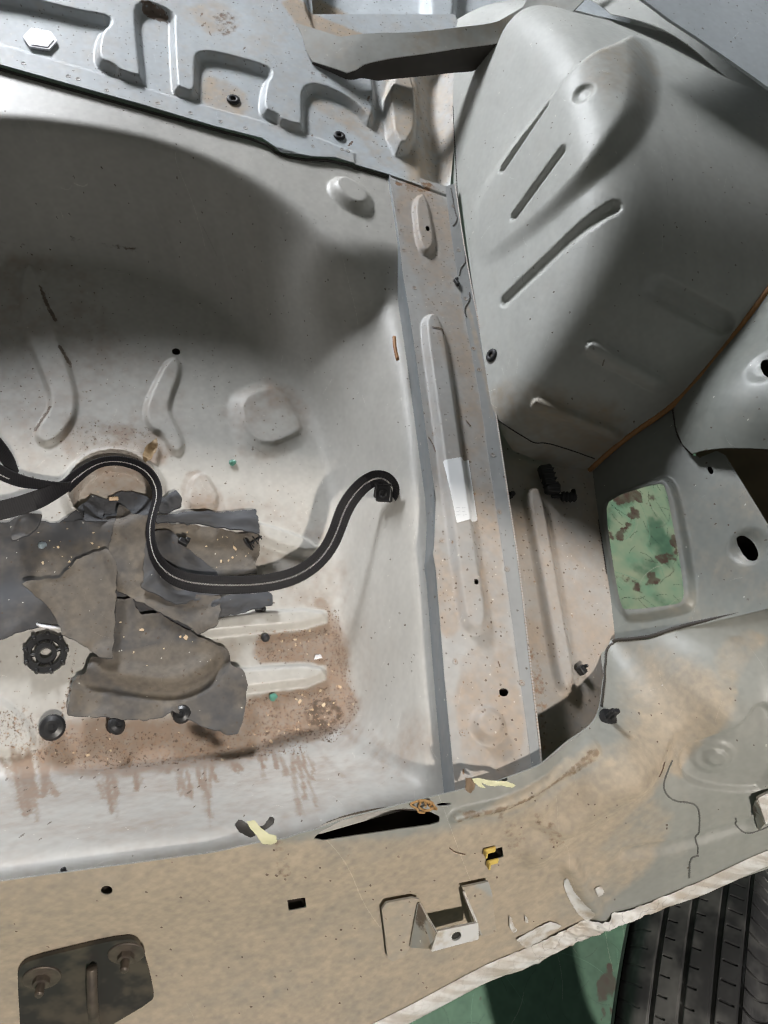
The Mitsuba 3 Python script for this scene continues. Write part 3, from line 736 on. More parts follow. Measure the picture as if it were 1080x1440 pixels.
# ------------------------------------------------------------------ cavities behind the openings
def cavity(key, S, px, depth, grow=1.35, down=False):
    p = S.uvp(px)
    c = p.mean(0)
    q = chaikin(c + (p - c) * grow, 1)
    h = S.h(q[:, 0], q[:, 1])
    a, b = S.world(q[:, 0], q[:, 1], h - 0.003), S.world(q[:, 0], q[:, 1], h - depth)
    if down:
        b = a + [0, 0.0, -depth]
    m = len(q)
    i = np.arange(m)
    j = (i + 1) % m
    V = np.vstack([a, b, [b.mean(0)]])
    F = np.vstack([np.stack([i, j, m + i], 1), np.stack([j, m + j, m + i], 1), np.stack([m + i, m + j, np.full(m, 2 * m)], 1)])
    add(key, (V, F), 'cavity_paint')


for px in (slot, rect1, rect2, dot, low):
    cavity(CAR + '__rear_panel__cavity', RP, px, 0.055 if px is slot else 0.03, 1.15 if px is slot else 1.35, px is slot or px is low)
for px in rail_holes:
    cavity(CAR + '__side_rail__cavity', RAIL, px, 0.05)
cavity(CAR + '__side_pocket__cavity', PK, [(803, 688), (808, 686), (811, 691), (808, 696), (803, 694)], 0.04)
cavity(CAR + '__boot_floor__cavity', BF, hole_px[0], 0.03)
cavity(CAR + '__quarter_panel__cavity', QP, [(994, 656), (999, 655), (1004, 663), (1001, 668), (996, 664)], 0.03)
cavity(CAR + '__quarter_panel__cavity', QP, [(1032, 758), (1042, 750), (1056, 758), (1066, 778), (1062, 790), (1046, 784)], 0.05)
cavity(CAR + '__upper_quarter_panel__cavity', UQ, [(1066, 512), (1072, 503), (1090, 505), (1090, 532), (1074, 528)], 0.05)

# ------------------------------------------------------------------ seams
def seam(S, px, r=0.0013, mat='dark_sealer', lift=0.0004, c=1):
    add(CAR + '__seam', tube(S.path(px, lift, 0.004, c), r, 6), mat, True)


seam(RP, [(858, 900), (905, 891), (970, 879), (1058, 857), (1095, 848)], 0.0026, lift=0.0015)
seam(RP, [(944, 1068), (938, 1084), (932, 1104), (937, 1118), (950, 1127), (966, 1128), (978, 1131), (984, 1142), (983, 1170), (981, 1200)], 0.0011, 'seam_sealer', c=1)
seam(RP, [(982, 1203), (970, 1206), (969, 1234)], 0.0013, 'seam_sealer')
seam(RP, [(860, 902), (853, 945), (845, 993)], 0.0016)
seam(RP, [(1034, 1150), (1040, 1166), (1048, 1172), (1062, 1170), (1090, 1158)], 0.0011, 'seam_sealer')
seam(QP, [(946, 577), (951, 608), (960, 626), (974, 640)], 0.0012)
seam(QP, [(831, 672), (846, 760), (858, 850), (863, 896)], 0.0016)
seam(WA, [(700, 590), (738, 615), (752, 624), (766, 622), (800, 632), (836, 645)], 0.0010)
for px in ([(634, 265), (640, 300), (643, 306), (641, 314), (637, 318)], [(653, 345), (655, 365), (653, 372), (647, 378), (646, 388)], [(660, 412), (661, 422), (655, 430), (653, 438), (656, 446)]):
    seam(FL, px, 0.0011, c=2)
seam(WA, [(637, 150), (641, 230), (645, 300), (652, 370), (660, 420), (668, 465), (680, 520)], 0.0009, 'orange_sealer' if False else 'dark_sealer')
add(CAR + '__sealer_bead', tube(RAIL.path([(559, 462), (560, 478), (564, 494)], -0.02, 0.003, 1), 0.003, 8), 'orange_sealer', True, label='short stub of orange brown sealer beside the rail')
weld = lathe([(0.0042, -0.0004), (0.0038, 0.0005), (0.0030, 0.0006), (0.0022, 0.0001), (0, 0.0001)], 16)
for S, host, mat, pts in ((CP, 'cross_panel', 'cross_paint', [(33, 96), (96, 114), (110, 118), (150, 134), (222, 152), (268, 166), (310, 178), (345, 187), (440, 213), (481, 217), (489, 219), (440, 110), (454, 113)]),
                          (RAIL, 'side_rail', 'rail_paint', [(561, 296), (565, 324), (568, 352), (583, 405), (600, 540), (608, 610), (622, 760), (640, 930), (650, 1030)]),
                          (FL, 'rail_flange', 'flange_paint', [(637, 290), (645, 352), (655, 420), (666, 490), (674, 520), (693, 640), (702, 720), (713, 800), (734, 960)])):
    for x, y in pts:
        y = y - 7 if S is CP else y
        add(CAR + '__' + host + '__spot_weld', put(weld, S.hit(x, y), S.normal(x, y)), mat, 40)

# ------------------------------------------------------------------ label sticker on the rail
scene['sticker_paper'] = principled((0.78, 0.79, 0.80), 0.45)
scene['faint_print'] = principled((0.58, 0.59, 0.61), 0.6)
ST = Sheet(plane=((0, 0, 0), (0, 0, 1)), fn=lambda u, v: RAIL.h(u, v) + 0.0007, sp=0.002)
ST.build(CAR + '__label_sticker', 'sticker_paper', [(623, 649), (659, 647), (671.5, 732), (642.5, 735)], thick=0.0004, label='blank white label sticker on the rail rib')
ms = []
for k in range(3):
    y = 714 + 5.0 * k
    for j in range(2 + k % 2):
        x0 = 640 + 0.14 * (y - 711) + j * 8.5
        uv = ST.uvp([(x0, y), (x0 + random.uniform(4, 7), y - 0.7), (x0 + 6, y + 0.2), (x0 + 0.2, y + 0.8)])
        w = ST.h(uv[:, 0], uv[:, 1]) + 0.0002
        ms.append(trimesh.Trimesh(ST.world(uv[:, 0], uv[:, 1], w), [[0, 2, 1], [0, 3, 2]], process=False))
add(CAR + '__label_sticker__print', cat(*ms), 'faint_print', label='faint unreadable print lines')

# ------------------------------------------------------------------ brackets and plate on the rear panel
scene['dark_steel'] = principled(lambda p, n, uv: mix(C3(0.035, 0.033, 0.030), C3(0.085, 0.072, 0.055), smoothstep(0.4, 0.72, fbm(p.x * 42, p.y * 42, p.z * 42, 4))), 0.5, metallic=0.3)
scene['bolt_steel'] = principled(lambda p, n, uv: mix(C3(0.06, 0.05, 0.045), C3(0.16, 0.13, 0.10), fbm(p.x * 120, p.y * 120, p.z * 120, 3)), 0.45, metallic=0.5)
def torn_colour(p, n, uv):
    st = fbm((p.x * 0.9 - p.y * 0.35) * 9, (p.y * 0.9 + p.x * 0.35) * 75 + p.z * 60, 1, 4)
    m = fbm(p.x * 30, p.y * 30, p.z * 30, 4)
    f = fbm(p.x * 120, p.y * 120, p.z * 120, 3)
    c = mix(C3(0.58, 0.575, 0.555), C3(0.42, 0.39, 0.35), smoothstep(0.42, 0.72, st))
    c = mix(c, C3(0.30, 0.245, 0.175), smoothstep(0.44, 0.66, m) * uv.x)
    crack = dr.abs(fbm(p.x * 46, p.y * 46, p.z * 46, 3) - 0.5)
    return mix(c, C3(0.10, 0.075, 0.055), smoothstep(0.018, 0.004, crack) * uv.x * 0.4) * (0.88 + 0.24 * f)


scene['white_paint'] = principled(torn_colour, 0.45)
scene['zinc'] = principled(lambda p, n, uv: C3(0.80, 0.81, 0.84) * (0.75 + 0.4 * fbm(p.x * 60, p.y * 60, p.z * 60, 3)), 0.42, metallic=0.25)


def over(S, lift, sp=0.0025):
    """A sheet lying on another one."""
    o = Sheet(plane=(S.o, S.n), fn=lambda u, v: S.h(u, v) + lift, sp=sp)
    o.e1, o.e2, o.n, o.B = S.e1, S.e2, S.n, S.B
    return o


PL = over(RP, 0.007)
PL.stain([(22, 1370), (90, 1340), (160, 1420), (60, 1460)], 0.4, 0.02)
PL.build(CAR + '__tow_plate', 'dark_steel', [(23, 1372), (30, 1358), (44, 1350), (110, 1334), (176, 1320), (192, 1322), (200, 1334), (217, 1398), (214, 1408), (160, 1440), (110, 1470), (30, 1490)], [[(124, 1358), (130, 1350), (137, 1356), (138, 1392), (128, 1400), (124, 1380)]], c=1, thick=0.006,
         label='dark grimy steel plate bolted at the lower left')
cavity(CAR + '__tow_plate__slot', PL, [(124, 1358), (130, 1350), (137, 1356), (138, 1392), (128, 1400), (124, 1380)], 0.0062, 1.0)


def hexbolt(r, h, washer=1.7):
    a = np.arange(6) * np.pi / 3
    hexa = trimesh.creation.extrude_polygon(Polygon(np.stack([np.cos(a), np.sin(a)], 1) * r), h, engine='earcut')
    hexa.apply_translation((0, 0, 0.002))
    w = lathe([(0, 0), (r * washer, 0), (r * washer, 0.0014), (r * washer - 0.001, 0.002), (0, 0.0022)])
    dome = lathe([(0, h + 0.005), (r * 0.45, h + 0.0045), (r * 0.5, h + 0.002), (r * 0.5, h)])
    return cat(hexa, w, dome)


for x, y in [(59, 1374), (178, 1340)]:
    add(CAR + '__tow_plate__bolt', put(cat(hexbolt(0.0085, 0.006, 2.2), lathe([(0.0042, 0.006), (0.0045, 0.018), (0.003, 0.020), (0, 0.020)], 16)), PL.hit(x, y), PL.normal(x, y)), 'bolt_steel')
pb = [PL.hit(130, 1352, 0.006), PL.hit(132, 1375, 0.016), PL.hit(135, 1400, 0.020), PL.hit(137, 1430, 0.014), PL.hit(136, 1465, 0.004)]
add(CAR + '__tow_plate__hook', tube(dens(chaikin(pb, 2, False), 0.002), 0.0055, 12), 'bolt_steel', True, label='shiny worn hook loop')


def quad_sheet(pts3, thick, key, mat, hole=None, sub=6, **kw):
    """A flat steel tab through its four corners."""
    P = np.array(pts3, float)
    n = np.cross(P[1] - P[0], P[3] - P[0])
    n /= np.linalg.norm(n)
    m = frame(n)
    L = (P - P[0]) @ m.T
    poly = Polygon(L[:, :2]).buffer(0).buffer(-0.0015).buffer(0.0015, quad_segs=3)
    if hole is not None:
        a = np.linspace(0, 2 * np.pi, 18)[:-1]
        c = L[:, :2].mean(0)
        poly = poly.difference(Polygon(c + hole * np.stack([np.cos(a), np.sin(a)], 1)))
    e = trimesh.creation.extrude_polygon(poly, thick, engine='earcut')
    e.vertices = (e.vertices + [0, 0, L[:, 2].mean() - thick / 2]) @ m + P[0]
    return add(key, e, mat, False, **kw)


scene['bracket_white'] = principled(lambda p, n, uv: mix(C3(0.50, 0.50, 0.49), C3(0.38, 0.33, 0.26), smoothstep(0.5, 0.75, fbm(p.x * 60, p.y * 60, p.z * 60, 4))), 0.45)
scene['bracket_paint'] = principled(paint_colour((0.30, 0.30, 0.28), (0.33, 0.272, 0.205), GRIME, 0.6), 0.5)
BK = CAR + '__bumper_bracket'
TB = over(RP, 0.0085)
TB.stain([(530, 1260), (700, 1240), (700, 1360), (530, 1360)], 0.8, 0.01)
TB.build(BK, 'bracket_paint', [(537, 1279), (543, 1270), (580, 1263), (590, 1265), (586, 1300), (579, 1328), (568, 1346), (552, 1352), (545, 1347), (541, 1310)], thick=0.003, label='folded U-shaped bumper bracket on the dusty rear panel')
TB.build(BK + '__right_tab', 'bracket_paint', [(650, 1248), (687, 1240), (692, 1256), (698, 1309), (690, 1315), (672, 1319), (672, 1300), (660, 1275)], thick=0.003)
zt, zb = -0.078, -0.095
e0, e1, e2_, e3 = at(615, 1309, zt), at(672, 1297, zt), at(671.5, 1318, zb), at(605, 1338, zb)
quad_sheet([e0, e1, e2_, e3], 0.003, BK + '__end_plate', 'bracket_white', hole=0.006, label='pale end plate of the bracket with a bolt hole')
_n = np.cross(e1 - e0, e3 - e0)
_n = _n / np.linalg.norm(_n) * np.sign(np.cross(e1 - e0, e3 - e0) @ (CAM - e0))
add(BK + '__light_stop_disc', put(lathe([(0, 0), (0.009, 0), (0.009, 0.004), (0.0, 0.0042)], 6), (e0 + e1 + e2_ + e3) / 4 - _n * 0.0065, _n), 'dark_steel')  # dark disc added behind the hole to stop light passing through
l0, l1 = TB.hit(590, 1266), TB.hit(578, 1330)
quad_sheet([l0, e0, e3, l1], 0.003, BK + '__leg', 'bracket_paint')
r0, r1 = TB.hit(652, 1249), TB.hit(673, 1317)
quad_sheet([r0, e1, e2_, r1], 0.003, BK + '__leg', 'bracket_paint')
b2 = [at(1065, 1122, 0.0), at(1100, 1104, 0.01), at(1104, 1150, -0.02), at(1076, 1158, -0.02)]
quad_sheet(b2, 0.004, CAR + '__corner_bracket', 'white_paint', label='white bracket end at the right edge')
quad_sheet([RP.hit(1060, 1133, 0.001), at(1065, 1122, 0.0), at(1076, 1158, -0.02), RP.hit(1068, 1166, 0.001)], 0.003, CAR + '__corner_bracket__leg', 'bracket_paint')

# torn white lower edge
up_px = [(-150, 1622), (400, 1494), (560, 1421), (640, 1378), (690, 1352), (728, 1337), (760, 1322), (800, 1302), (830, 1289), (868, 1282), (900, 1273), (950, 1252), (1000, 1232), (1110, 1184)]
lo_px = [(-150, 1646), (400, 1514), (560, 1446), (640, 1404), (690, 1377), (745, 1360), (790, 1333), (830, 1313), (890, 1291), (942, 1273), (1000, 1254), (1110, 1208)]
ua = RP.path(up_px, 0.0, 0.003, 1)
la = RP.path(lo_px, 0.0, 0.003, 1)
N_ = 520
ua, la = dens(ua, np.linalg.norm(np.diff(ua, axis=0), axis=1).sum() / N_)[:N_], dens(la, np.linalg.norm(np.diff(la, axis=0), axis=1).sum() / N_)[:N_]
K_ = 22
t = np.linspace(0, 1, K_)
G = ua[:, None] * (1 - t)[None, :, None] + la[:, None] * t[None, :, None]
wild = np.exp(-((np.linspace(0, 1, N_) - np.interp(790, [-150, 1110], [0, 1])) / 0.09) ** 2)
ridge = 1 - 2 * np.abs(meshkit.fbm(G * 52.0, 4, 11) - 0.5)
fine_ = meshkit.fbm(G * 170.0, 3, 5) - 0.5
lift = 0.0012 + 0.0035 * np.sin(np.pi * t)[None] + 0.004 * wild[:, None] * np.sin(np.pi * t)[None] + (0.0004 + 0.013 * wild[:, None]) * (ridge - 0.72) + 0.003 * (0.05 + wild[:, None]) * fine_
G = G + RP.n * np.maximum(lift, 0.0008)[..., None]
jag = (meshkit.noise(G[:, -1] * 70.0, 3) - 0.5)[:, None] * (0.001 + 0.018 * wild[:, None])
G[:, -1] += (G[:, -1] - G[:, -3]) / np.linalg.norm(G[:, -1] - G[:, -3], axis=1, keepdims=True) * jag
G = np.concatenate([G, (G[:, -1] - RP.n * 0.006 + [0, 0.004, 0])[:, None]], 1)
K_ += 1
i, j = np.meshgrid(np.arange(N_ - 1), np.arange(K_ - 1), indexing='ij')
q = np.stack([i * K_ + j, (i + 1) * K_ + j, (i + 1) * K_ + j + 1, i * K_ + j + 1], -1).reshape(-1, 4)
add(CAR + '__torn_edge', (G.reshape(-1, 3), np.vstack([q[:, [0, 1, 2]], q[:, [0, 2, 3]]])), 'white_paint', True, np.stack([np.repeat(0.25 + 0.75 * np.clip(wild * 1.3, 0, 1), K_), np.zeros(N_ * K_)], 1), label='torn, crumpled white painted lower edge of the rear panel')

def scrap(S, px, lift, mat, key, label=None, cat_=None, wav=0.003, thick=0.0006, seed=0):
    o = Sheet(plane=(S.o, S.n), fn=lambda u, v: S.h(u, v) + lift + wav * (meshkit.fbm(np.stack([u * 60, v * 60, u * 0 + seed], -1), 2, seed) - 0.2), sp=0.0016)
    o.e1, o.e2, o.B = S.e1, S.e2, S.B
    p = dens(np.array(px, float), 3.0, True)
    o.build(key, mat, p + rng.normal(0, 0.35, p.shape), thick=thick, label=label, cat=cat_)


scene['old_paint'] = principled(lambda p, n, uv: mix(C3(0.52, 0.51, 0.49), C3(0.36, 0.31, 0.25), smoothstep(0.4, 0.7, fbm(p.x * 60, p.y * 60, p.z * 60, 4))), 0.5)
for q, px in enumerate(([(793, 1238), (799, 1235), (806, 1252), (820, 1270), (838, 1286), (826, 1298), (812, 1284), (800, 1264), (794, 1250)], [(716, 1288), (720, 1291), (722, 1302), (728, 1308), (722, 1313), (717, 1305)], [(738, 1288), (742, 1291), (743, 1298), (739, 1297)], [(726, 1322), (752, 1306), (775, 1296), (790, 1302), (770, 1318), (740, 1334)], [(836, 1250), (846, 1246), (850, 1256), (842, 1262)])):
    scrap(RP, px, 0.0012, 'old_paint', free(CAR + '__paint_flake'), None, None, 0.004, 0.0005, 30 + q)

# ------------------------------------------------------------------ loose things in the well
scene['mat_rubber'] = principled(paint_colour((0.050, 0.052, 0.058), (0.135, 0.113, 0.088), (0.02, 0.02, 0.02), 0.7), 0.75)
scene['black_plastic'] = principled((0.016, 0.016, 0.017), 0.38)
scene['black_rubber'] = principled((0.022, 0.022, 0.024), 0.6)
from scipy.ndimage import maximum_filter
_ZF = BF.h(GX, GY)
_ZS = gaussian_filter(maximum_filter(_ZF, 5), 3)
_zs = RegularGridInterpolator((gx, gy), _ZS, bounds_error=False, fill_value=-0.19)


def rubber(label, outline, off, curls=(), dust=0.5, stains=(), folds=(), wave=0.004, seed=1):
    f = lambda u, v: _zs(np.stack([u.ravel(), v.ravel()], 1)).reshape(u.shape) + off + wave * (meshkit.fbm(np.stack([u * 16, v * 16, u * 0], -1), 3, seed) - 0.35)
    S = Sheet(plane=((0, 0, 0), (0, 0, 1)), fn=f, sp=0.0026)
    for x, y, r, a in curls:
        S.groove([(x, y)], r, a, r)
    for pts, r, a in folds:
        S.groove(pts, r, a, r, 2)
    for pts, a, so in stains:
        S.stain(pts, a, so)
    key = free('rubber_mat_piece')
    p = np.array(outline, float)
    bd = Polygon(S.uvp(p)).boundary

    def lift_edge(u, v):
        d = shapely.distance(bd, shapely.points(u, v))
        return 0.011 * np.maximum(meshkit.fbm(np.stack([u * 22, v * 22, u * 0 + seed], -1), 2, seed) - 0.42, 0) * 2.4 * sst(0.022, 0.0, d)
    S.feats.append(lift_edge)
    d = dens(p, 5.0, True)
    d = d + np.stack([meshkit.noise(np.stack([d[:, 0] * 0.16, d[:, 1] * 0.16, d[:, 0] * 0 + seed], -1), 5) - 0.5, meshkit.noise(np.stack([d[:, 0] * 0.16, d[:, 1] * 0.16, d[:, 0] * 0 + seed], -1), 9) - 0.5], 1) * 3.0
    d = d + rng.normal(0, 0.45, d.shape)
    S.build(key, 'mat_rubber', d, thick=0.0036, base=(dust, 0.0), label=label, cat='mat scrap', group='torn rubber mat scraps in the well')
    return S


M7 = rubber('pointed dark mat scrap poking out below the round hole', [(84, 737), (112, 711), (128, 702), (146, 722), (144, 737)], 0.0062, [(128, 703, 0.02, 0.003)], 0.2, seed=2)
M7b = rubber('small dark mat scrap lying in the round hole', [(118, 712), (128, 694), (150, 702), (172, 690), (205, 696), (220, 712), (217, 730), (166, 736), (120, 736)], 0.0114, (), 0.12, seed=3)
M4 = rubber('brown dusted mat piece under the strap, right of the pile', [(214, 735), (240, 736), (300, 742), (345, 752), (364, 754), (365, 770), (359, 794), (362, 808), (320, 812), (240, 830), (214, 800)], 0.0049, (), 0.75, seed=4)
M4b = rubber('dark folded strip along the top of the mat pile', [(219, 727), (300, 722), (360, 716), (362, 735), (364, 753), (350, 751), (300, 742), (240, 736), (219, 736)], 0.0127, [(350, 734, 0.03, 0.006)], 0.1, folds=[([(225, 730), (300, 730), (362, 734)], 0.0179, 0.006)], seed=5)
M5 = rubber('dark rolled mat strip below the strap at the right', [(300, 846), (330, 838), (381, 834), (383, 852), (350, 858), (310, 869), (290, 868)], 0.0101, folds=[([(300, 856), (345, 846), (382, 843)], 0.0166, 0.007)], dust=0.2, seed=6)
M0 = rubber('dark mat piece buried under the middle of the pile', [(120, 800), (180, 780), (270, 790), (300, 850), (270, 885), (200, 895), (150, 890)], 0.006, (), 0.2, seed=14)
M1 = rubber('large grey mat piece at the left edge of the pile', [(-90, 748), (0, 738), (57, 735), (110, 733), (163, 730), (166, 770), (150, 835), (110, 878), (82, 877), (60, 880), (37, 887), (7, 900), (-90, 932)], 0.0114, [(20, 890, 0.03, 0.004)], 0.28, [([(60, 780), (150, 760), (160, 830), (60, 830)], 0.62, 0.03)], seed=7)
M6 = rubber('largest bottom mat piece with a moulded ridge', [(150, 845), (185, 842), (198, 868), (225, 864), (281, 896), (322, 912), (325, 935), (343, 942), (348, 960), (345, 995), (336, 1032), (317, 1033), (271, 1016), (243, 1000), (225, 1011), (176, 1012), (95, 1007), (106, 949), (121, 949), (128, 924), (150, 926), (150, 900)], 0.016,
            [(240, 1003, 0.02, 0.008), (100, 1000, 0.025, 0.004)], 0.5, [([(130, 930), (280, 900), (320, 930), (260, 975), (180, 970)], 0.78, 0.02), ([(95, 960), (140, 960), (140, 1000), (95, 1000)], 0.7, 0.015)],
            folds=[([(112, 957), (150, 962), (205, 972), (255, 975), (295, 955), (318, 925)], 0.016, -0.011), ([(130, 945), (205, 956), (250, 958), (285, 940)], 0.024, 0.009)], seed=8)
M2b = rubber('grey curled mat flap inside the bend of the strap', [(205, 760), (222, 745), (240, 750), (254, 764), (280, 785), (304, 803), (314, 834), (250, 850), (200, 830)], 0.0218, [(245, 762, 0.03, 0.012)], 0.25, folds=[([(225, 790), (250, 815), (300, 825)], 0.0270, -0.006)], seed=9)
M2 = rubber('tan dusted mat piece crossing under the strap at mid pile', [(168, 717), (190, 723), (212, 726), (214, 760), (220, 795), (240, 815), (275, 836), (312, 838), (306, 882), (292, 887), (280, 891), (250, 876), (227, 864), (183, 840), (163, 830), (148, 815), (152, 775), (160, 738)], 0.019,
            [(168, 719, 0.02, 0.012), (280, 886, 0.02, -0.004)], 0.62, [([(190, 770), (215, 790), (200, 830), (165, 800)], 0.2, 0.01)], folds=[([(215, 800), (250, 826), (310, 838)], 0.0244, -0.008)], seed=10)
M3 = rubber('brown tongue-shaped mat piece pointing down at the left', [(33, 826), (48, 818), (88, 812), (110, 785), (150, 772), (166, 800), (163, 832), (161, 870), (158, 929), (140, 925), (118, 909), (87, 893), (78, 868), (60, 845)], 0.0283, [(33, 826, 0.025, 0.012), (150, 926, 0.03, 0.010)], 0.72, [([(125, 800), (160, 800), (155, 900), (130, 900)], 0.3, 0.02)], seed=11)
M8 = rubber('pale grey pointed mat scrap below the strap at the left edge', [(13, 733), (40, 722), (59, 722), (52, 744), (31, 758), (18, 764)], 0.0296, [(35, 735, 0.02, 0.01)], 0.35, seed=12)
M9 = rubber('small black crumpled mat scrap right of the round hole', [(221, 701), (236, 697), (248, 690), (256, 703), (254, 716), (238, 720), (224, 722)], 0.0088, [(245, 704, 0.014, 0.012), (228, 710, 0.012, 0.008)], 0.15, seed=13)

# the strap
scene['webbing'] = principled(lambda p, n, uv: C3(0.012, 0.0115, 0.0135) * (0.65 + 0.7 * dr.abs(dr.sin(uv.x * 1000.0)) * (0.6 + 0.4 * dr.abs(dr.sin(uv.y * 40)))), 0.65, spec=0.3)
scene['white_thread'] = principled((0.62, 0.60, 0.58), 0.7)


def ribbon(pts, width, thick=0.0014, n=260):
    """pts: (px, py, z, width seen in pixels): mesh, uv, centre line and top side of a webbing band."""
    a = np.array(pts, float)
    s = np.r_[0, np.cumsum(np.hypot(*np.diff(a[:, :2], axis=0).T))]
    from scipy.interpolate import PchipInterpolator, CubicSpline
    q = np.linspace(0, s[-1], n)
    X, Y = CubicSpline(s, a[:, 0])(q), CubicSpline(s, a[:, 1])(q)
    Zz, Wp = PchipInterpolator(s, a[:, 2])(q), gaussian_filter(PchipInterpolator(s, a[:, 3])(q), 4)
    P = np.array([at(x, y, z) for x, y, z in zip(X, Y, Zz)])
    D = P - CAM
    dist = np.linalg.norm(D, axis=1, keepdims=True)
    D /= dist
    tg = np.gradient(P, axis=0)
    tg /= np.linalg.norm(tg, axis=1, keepdims=True)
    side = np.cross(tg, D)
    side /= np.linalg.norm(side, axis=1, keepdims=True)
    wi = np.minimum(Wp * dist[:, 0] / FOC * 0.93, width)
    dep = np.sqrt(np.maximum(width ** 2 - wi ** 2, 0))
    ax = side * wi[:, None] + np.cross(side, tg) * dep[:, None]
    ax /= np.linalg.norm(ax, axis=1, keepdims=True)
    nr = np.cross(ax, tg)
    nr /= np.linalg.norm(nr, axis=1, keepdims=True)
    nr *= np.sign(-(nr * D).sum(1))[:, None]
    prof = [(-.5, -.35), (-.5, .35), (-.47, .5), (-.25, .55), (0, .57), (.25, .55), (.47, .5), (.5, .35), (.5, -.35), (.47, -.5), (0, -.5), (-.47, -.5)]
    V = np.stack([P + ax * (c * width) + nr * (h * thick) for c, h in prof], 1)
    m = len(prof)
    i, j = np.meshgrid(np.arange(n - 1), np.arange(m), indexing='ij')
    f = np.stack([i * m + j, i * m + (j + 1) % m, (i + 1) * m + (j + 1) % m, (i + 1) * m + j], -1).reshape(-1, 4)
    L = np.r_[0, np.cumsum(np.linalg.norm(np.diff(P, axis=0), axis=1))]
    uv = np.stack(np.broadcast_arrays(L[:, None], np.array([c for c, _ in prof])[None]), -1).reshape(-1, 2)
    return (V.reshape(-1, 3), np.vstack([f[:, [0, 1, 2]], f[:, [0, 2, 3]]])), uv, P, ax, nr, L


def stitch(P, ax, nr, L, off, a=0.0011, step=0.0022, r=0.0005):
    q = np.arange(0.001, L[-1], step / 2)
    f = lambda A: np.stack([np.interp(q, L, A[:, k]) for k in range(3)], 1)
    zig = np.where(np.arange(len(q)) % 2, 1, -1) * a
    return tube(f(P) + f(ax) * (off + zig)[:, None] + f(nr) * 0.0011, r, 4)


zw = BF.hit(548, 692)[2]
strap = [(551, 696, zw + .012, 16), (549, 680, zw + .030, 20), (536, 672, zw + .036, 22), (518, 677, -.085, 24), (501, 692, -.092, 25), (486, 714, -.10, 25), (475, 742, -.112, 24), (463, 768, -.122, 24), (445, 790, -.135, 24), (420, 807, -.145, 25), (390, 817, -.152, 26), (350, 822, -.156, 26), (300, 822, -.160, 27), (262, 817, -.163, 26),
         (236, 805, -.161, 22), (220, 786, -.157, 16), (213, 764, -.155, 12), (212, 740, -.154, 11), (217, 716, -.154, 11), (221, 696, -.155, 13), (216, 676, -.157, 15), (202, 660, -.159, 15), (182, 651, -.160, 14), (160, 648, -.160, 13), (140, 651, -.160, 13), (122, 660, -.160, 15), (106, 672, -.160, 17), (93, 684, -.160, 18)]
SB = 'tie_strap'
tag(SB, 'black webbing strap with white stitching looping across the well', 'strap')
m, uv, P, ax, nr, L = ribbon(strap, 0.0265, n=420)
add(SB + '__band', m, 'webbing', True, uv)
add(SB + '__stitching', stitch(P, ax, nr, L, 0.0), 'white_thread', label='white zigzag stitching along the band')
m, uv, P, ax, nr, L = ribbon([(98, 680, -.158, 15), (78, 691, -.156, 20), (46, 705, -.155, 26), (8, 716, -.154, 27), (-60, 732, -.15, 27)], 0.0265, n=90)
add(SB + '__band', m, 'webbing', True, uv)
m, uv, P, ax, nr, L = ribbon([(100, 682, -.152, 9), (80, 683, -.150, 10), (55, 681, -.148, 13), (25, 675, -.146, 17), (0, 664, -.144, 18), (-60, 632, -.14, 18)], 0.0265, n=90)
add(SB + '__band', m, 'webbing', True, uv)
add(SB + '__stitching', stitch(P[45:], ax[45:], nr[45:], L[45:] - L[45], 0.003), 'white_thread')
m, uv, P, ax, nr, L = ribbon([(22, 668, -.150, 8), (14, 652, -.146, 16), (2, 634, -.142, 18), (-40, 596, -.14, 20)], 0.0265, n=50)
add(SB + '__band', m, 'webbing', True, uv)


def rbox(x, y, z, r=0.0015):
    import manifold3d as m3
    b = [m3.Manifold.sphere(r, 8).translate([sx * (x / 2 - r), sy * (y / 2 - r), sz * (z / 2 - r)]) for sx in (-1, 1) for sy in (-1, 1) for sz in (-1, 1)]
    k = m3.Manifold.batch_hull(b).to_mesh()
    return trimesh.Trimesh(k.vert_properties[:, :3], k.tri_verts, process=False)


def mv(m, x=0, y=0, z=0, rx=0, ry=0, rz=0):
    m = m.copy()
    for a, ax_ in ((rx, [1, 0, 0]), (ry, [0, 1, 0]), (rz, [0, 0, 1])):
        if a:
            m.apply_transform(trimesh.transformations.rotation_matrix(math.radians(a), ax_))
    m.apply_translation((x, y, z))
    return m


tor = trimesh.creation.torus(0.0052, 0.0022, major_sections=20, minor_sections=8)
bk = cat(rbox(0.026, 0.030, 0.010, 0.003), mv(tor, 0, -0.003, 0.006), mv(rbox(0.030, 0.008, 0.016, 0.002), 0, 0.013, 0.002), mv(rbox(0.004, 0.02, 0.012), -0.012, 0, 0.003))
pn = BF.normal(541, 694)
add(SB + '__end_buckle', put(bk, at(541, 692, zw + .012), pn * 0.6 + np.array([-.3, -.35, .6]), (0.9, -0.2, 0.3)), 'black_plastic', 30, label='black buckle fixed to the well wall')

# ------------------------------------------------------------------ plastic clips, plugs and grommets
def thing(name, mesh, mat, pos, n, label, cat_, group=None, toward=None, smooth=30):
    key = free(name)
    add(key, put(mesh, pos, n, toward), mat, smooth, label=label, cat=cat_, group=group)
    return key


def plug(r=0.0155):
    head = lathe([(0, 0.0105), (r * 0.22, 0.0105), (r * 0.24, 0.0085), (r * 0.5, 0.009), (r * 0.85, 0.0065), (r, 0.003), (r * 0.98, 0.0015), (r * 0.6, 0.001), (r * 0.42, -0.001), (r * 0.4, -0.012), (r * 0.2, -0.016), (0, -0.016)], 30)
    fins = [mv(rbox(r * 1.1, 0.0022, 0.008), 0, 0, -0.008, rz=a) for a in (0, 90)]
    return cat(head, *fins)


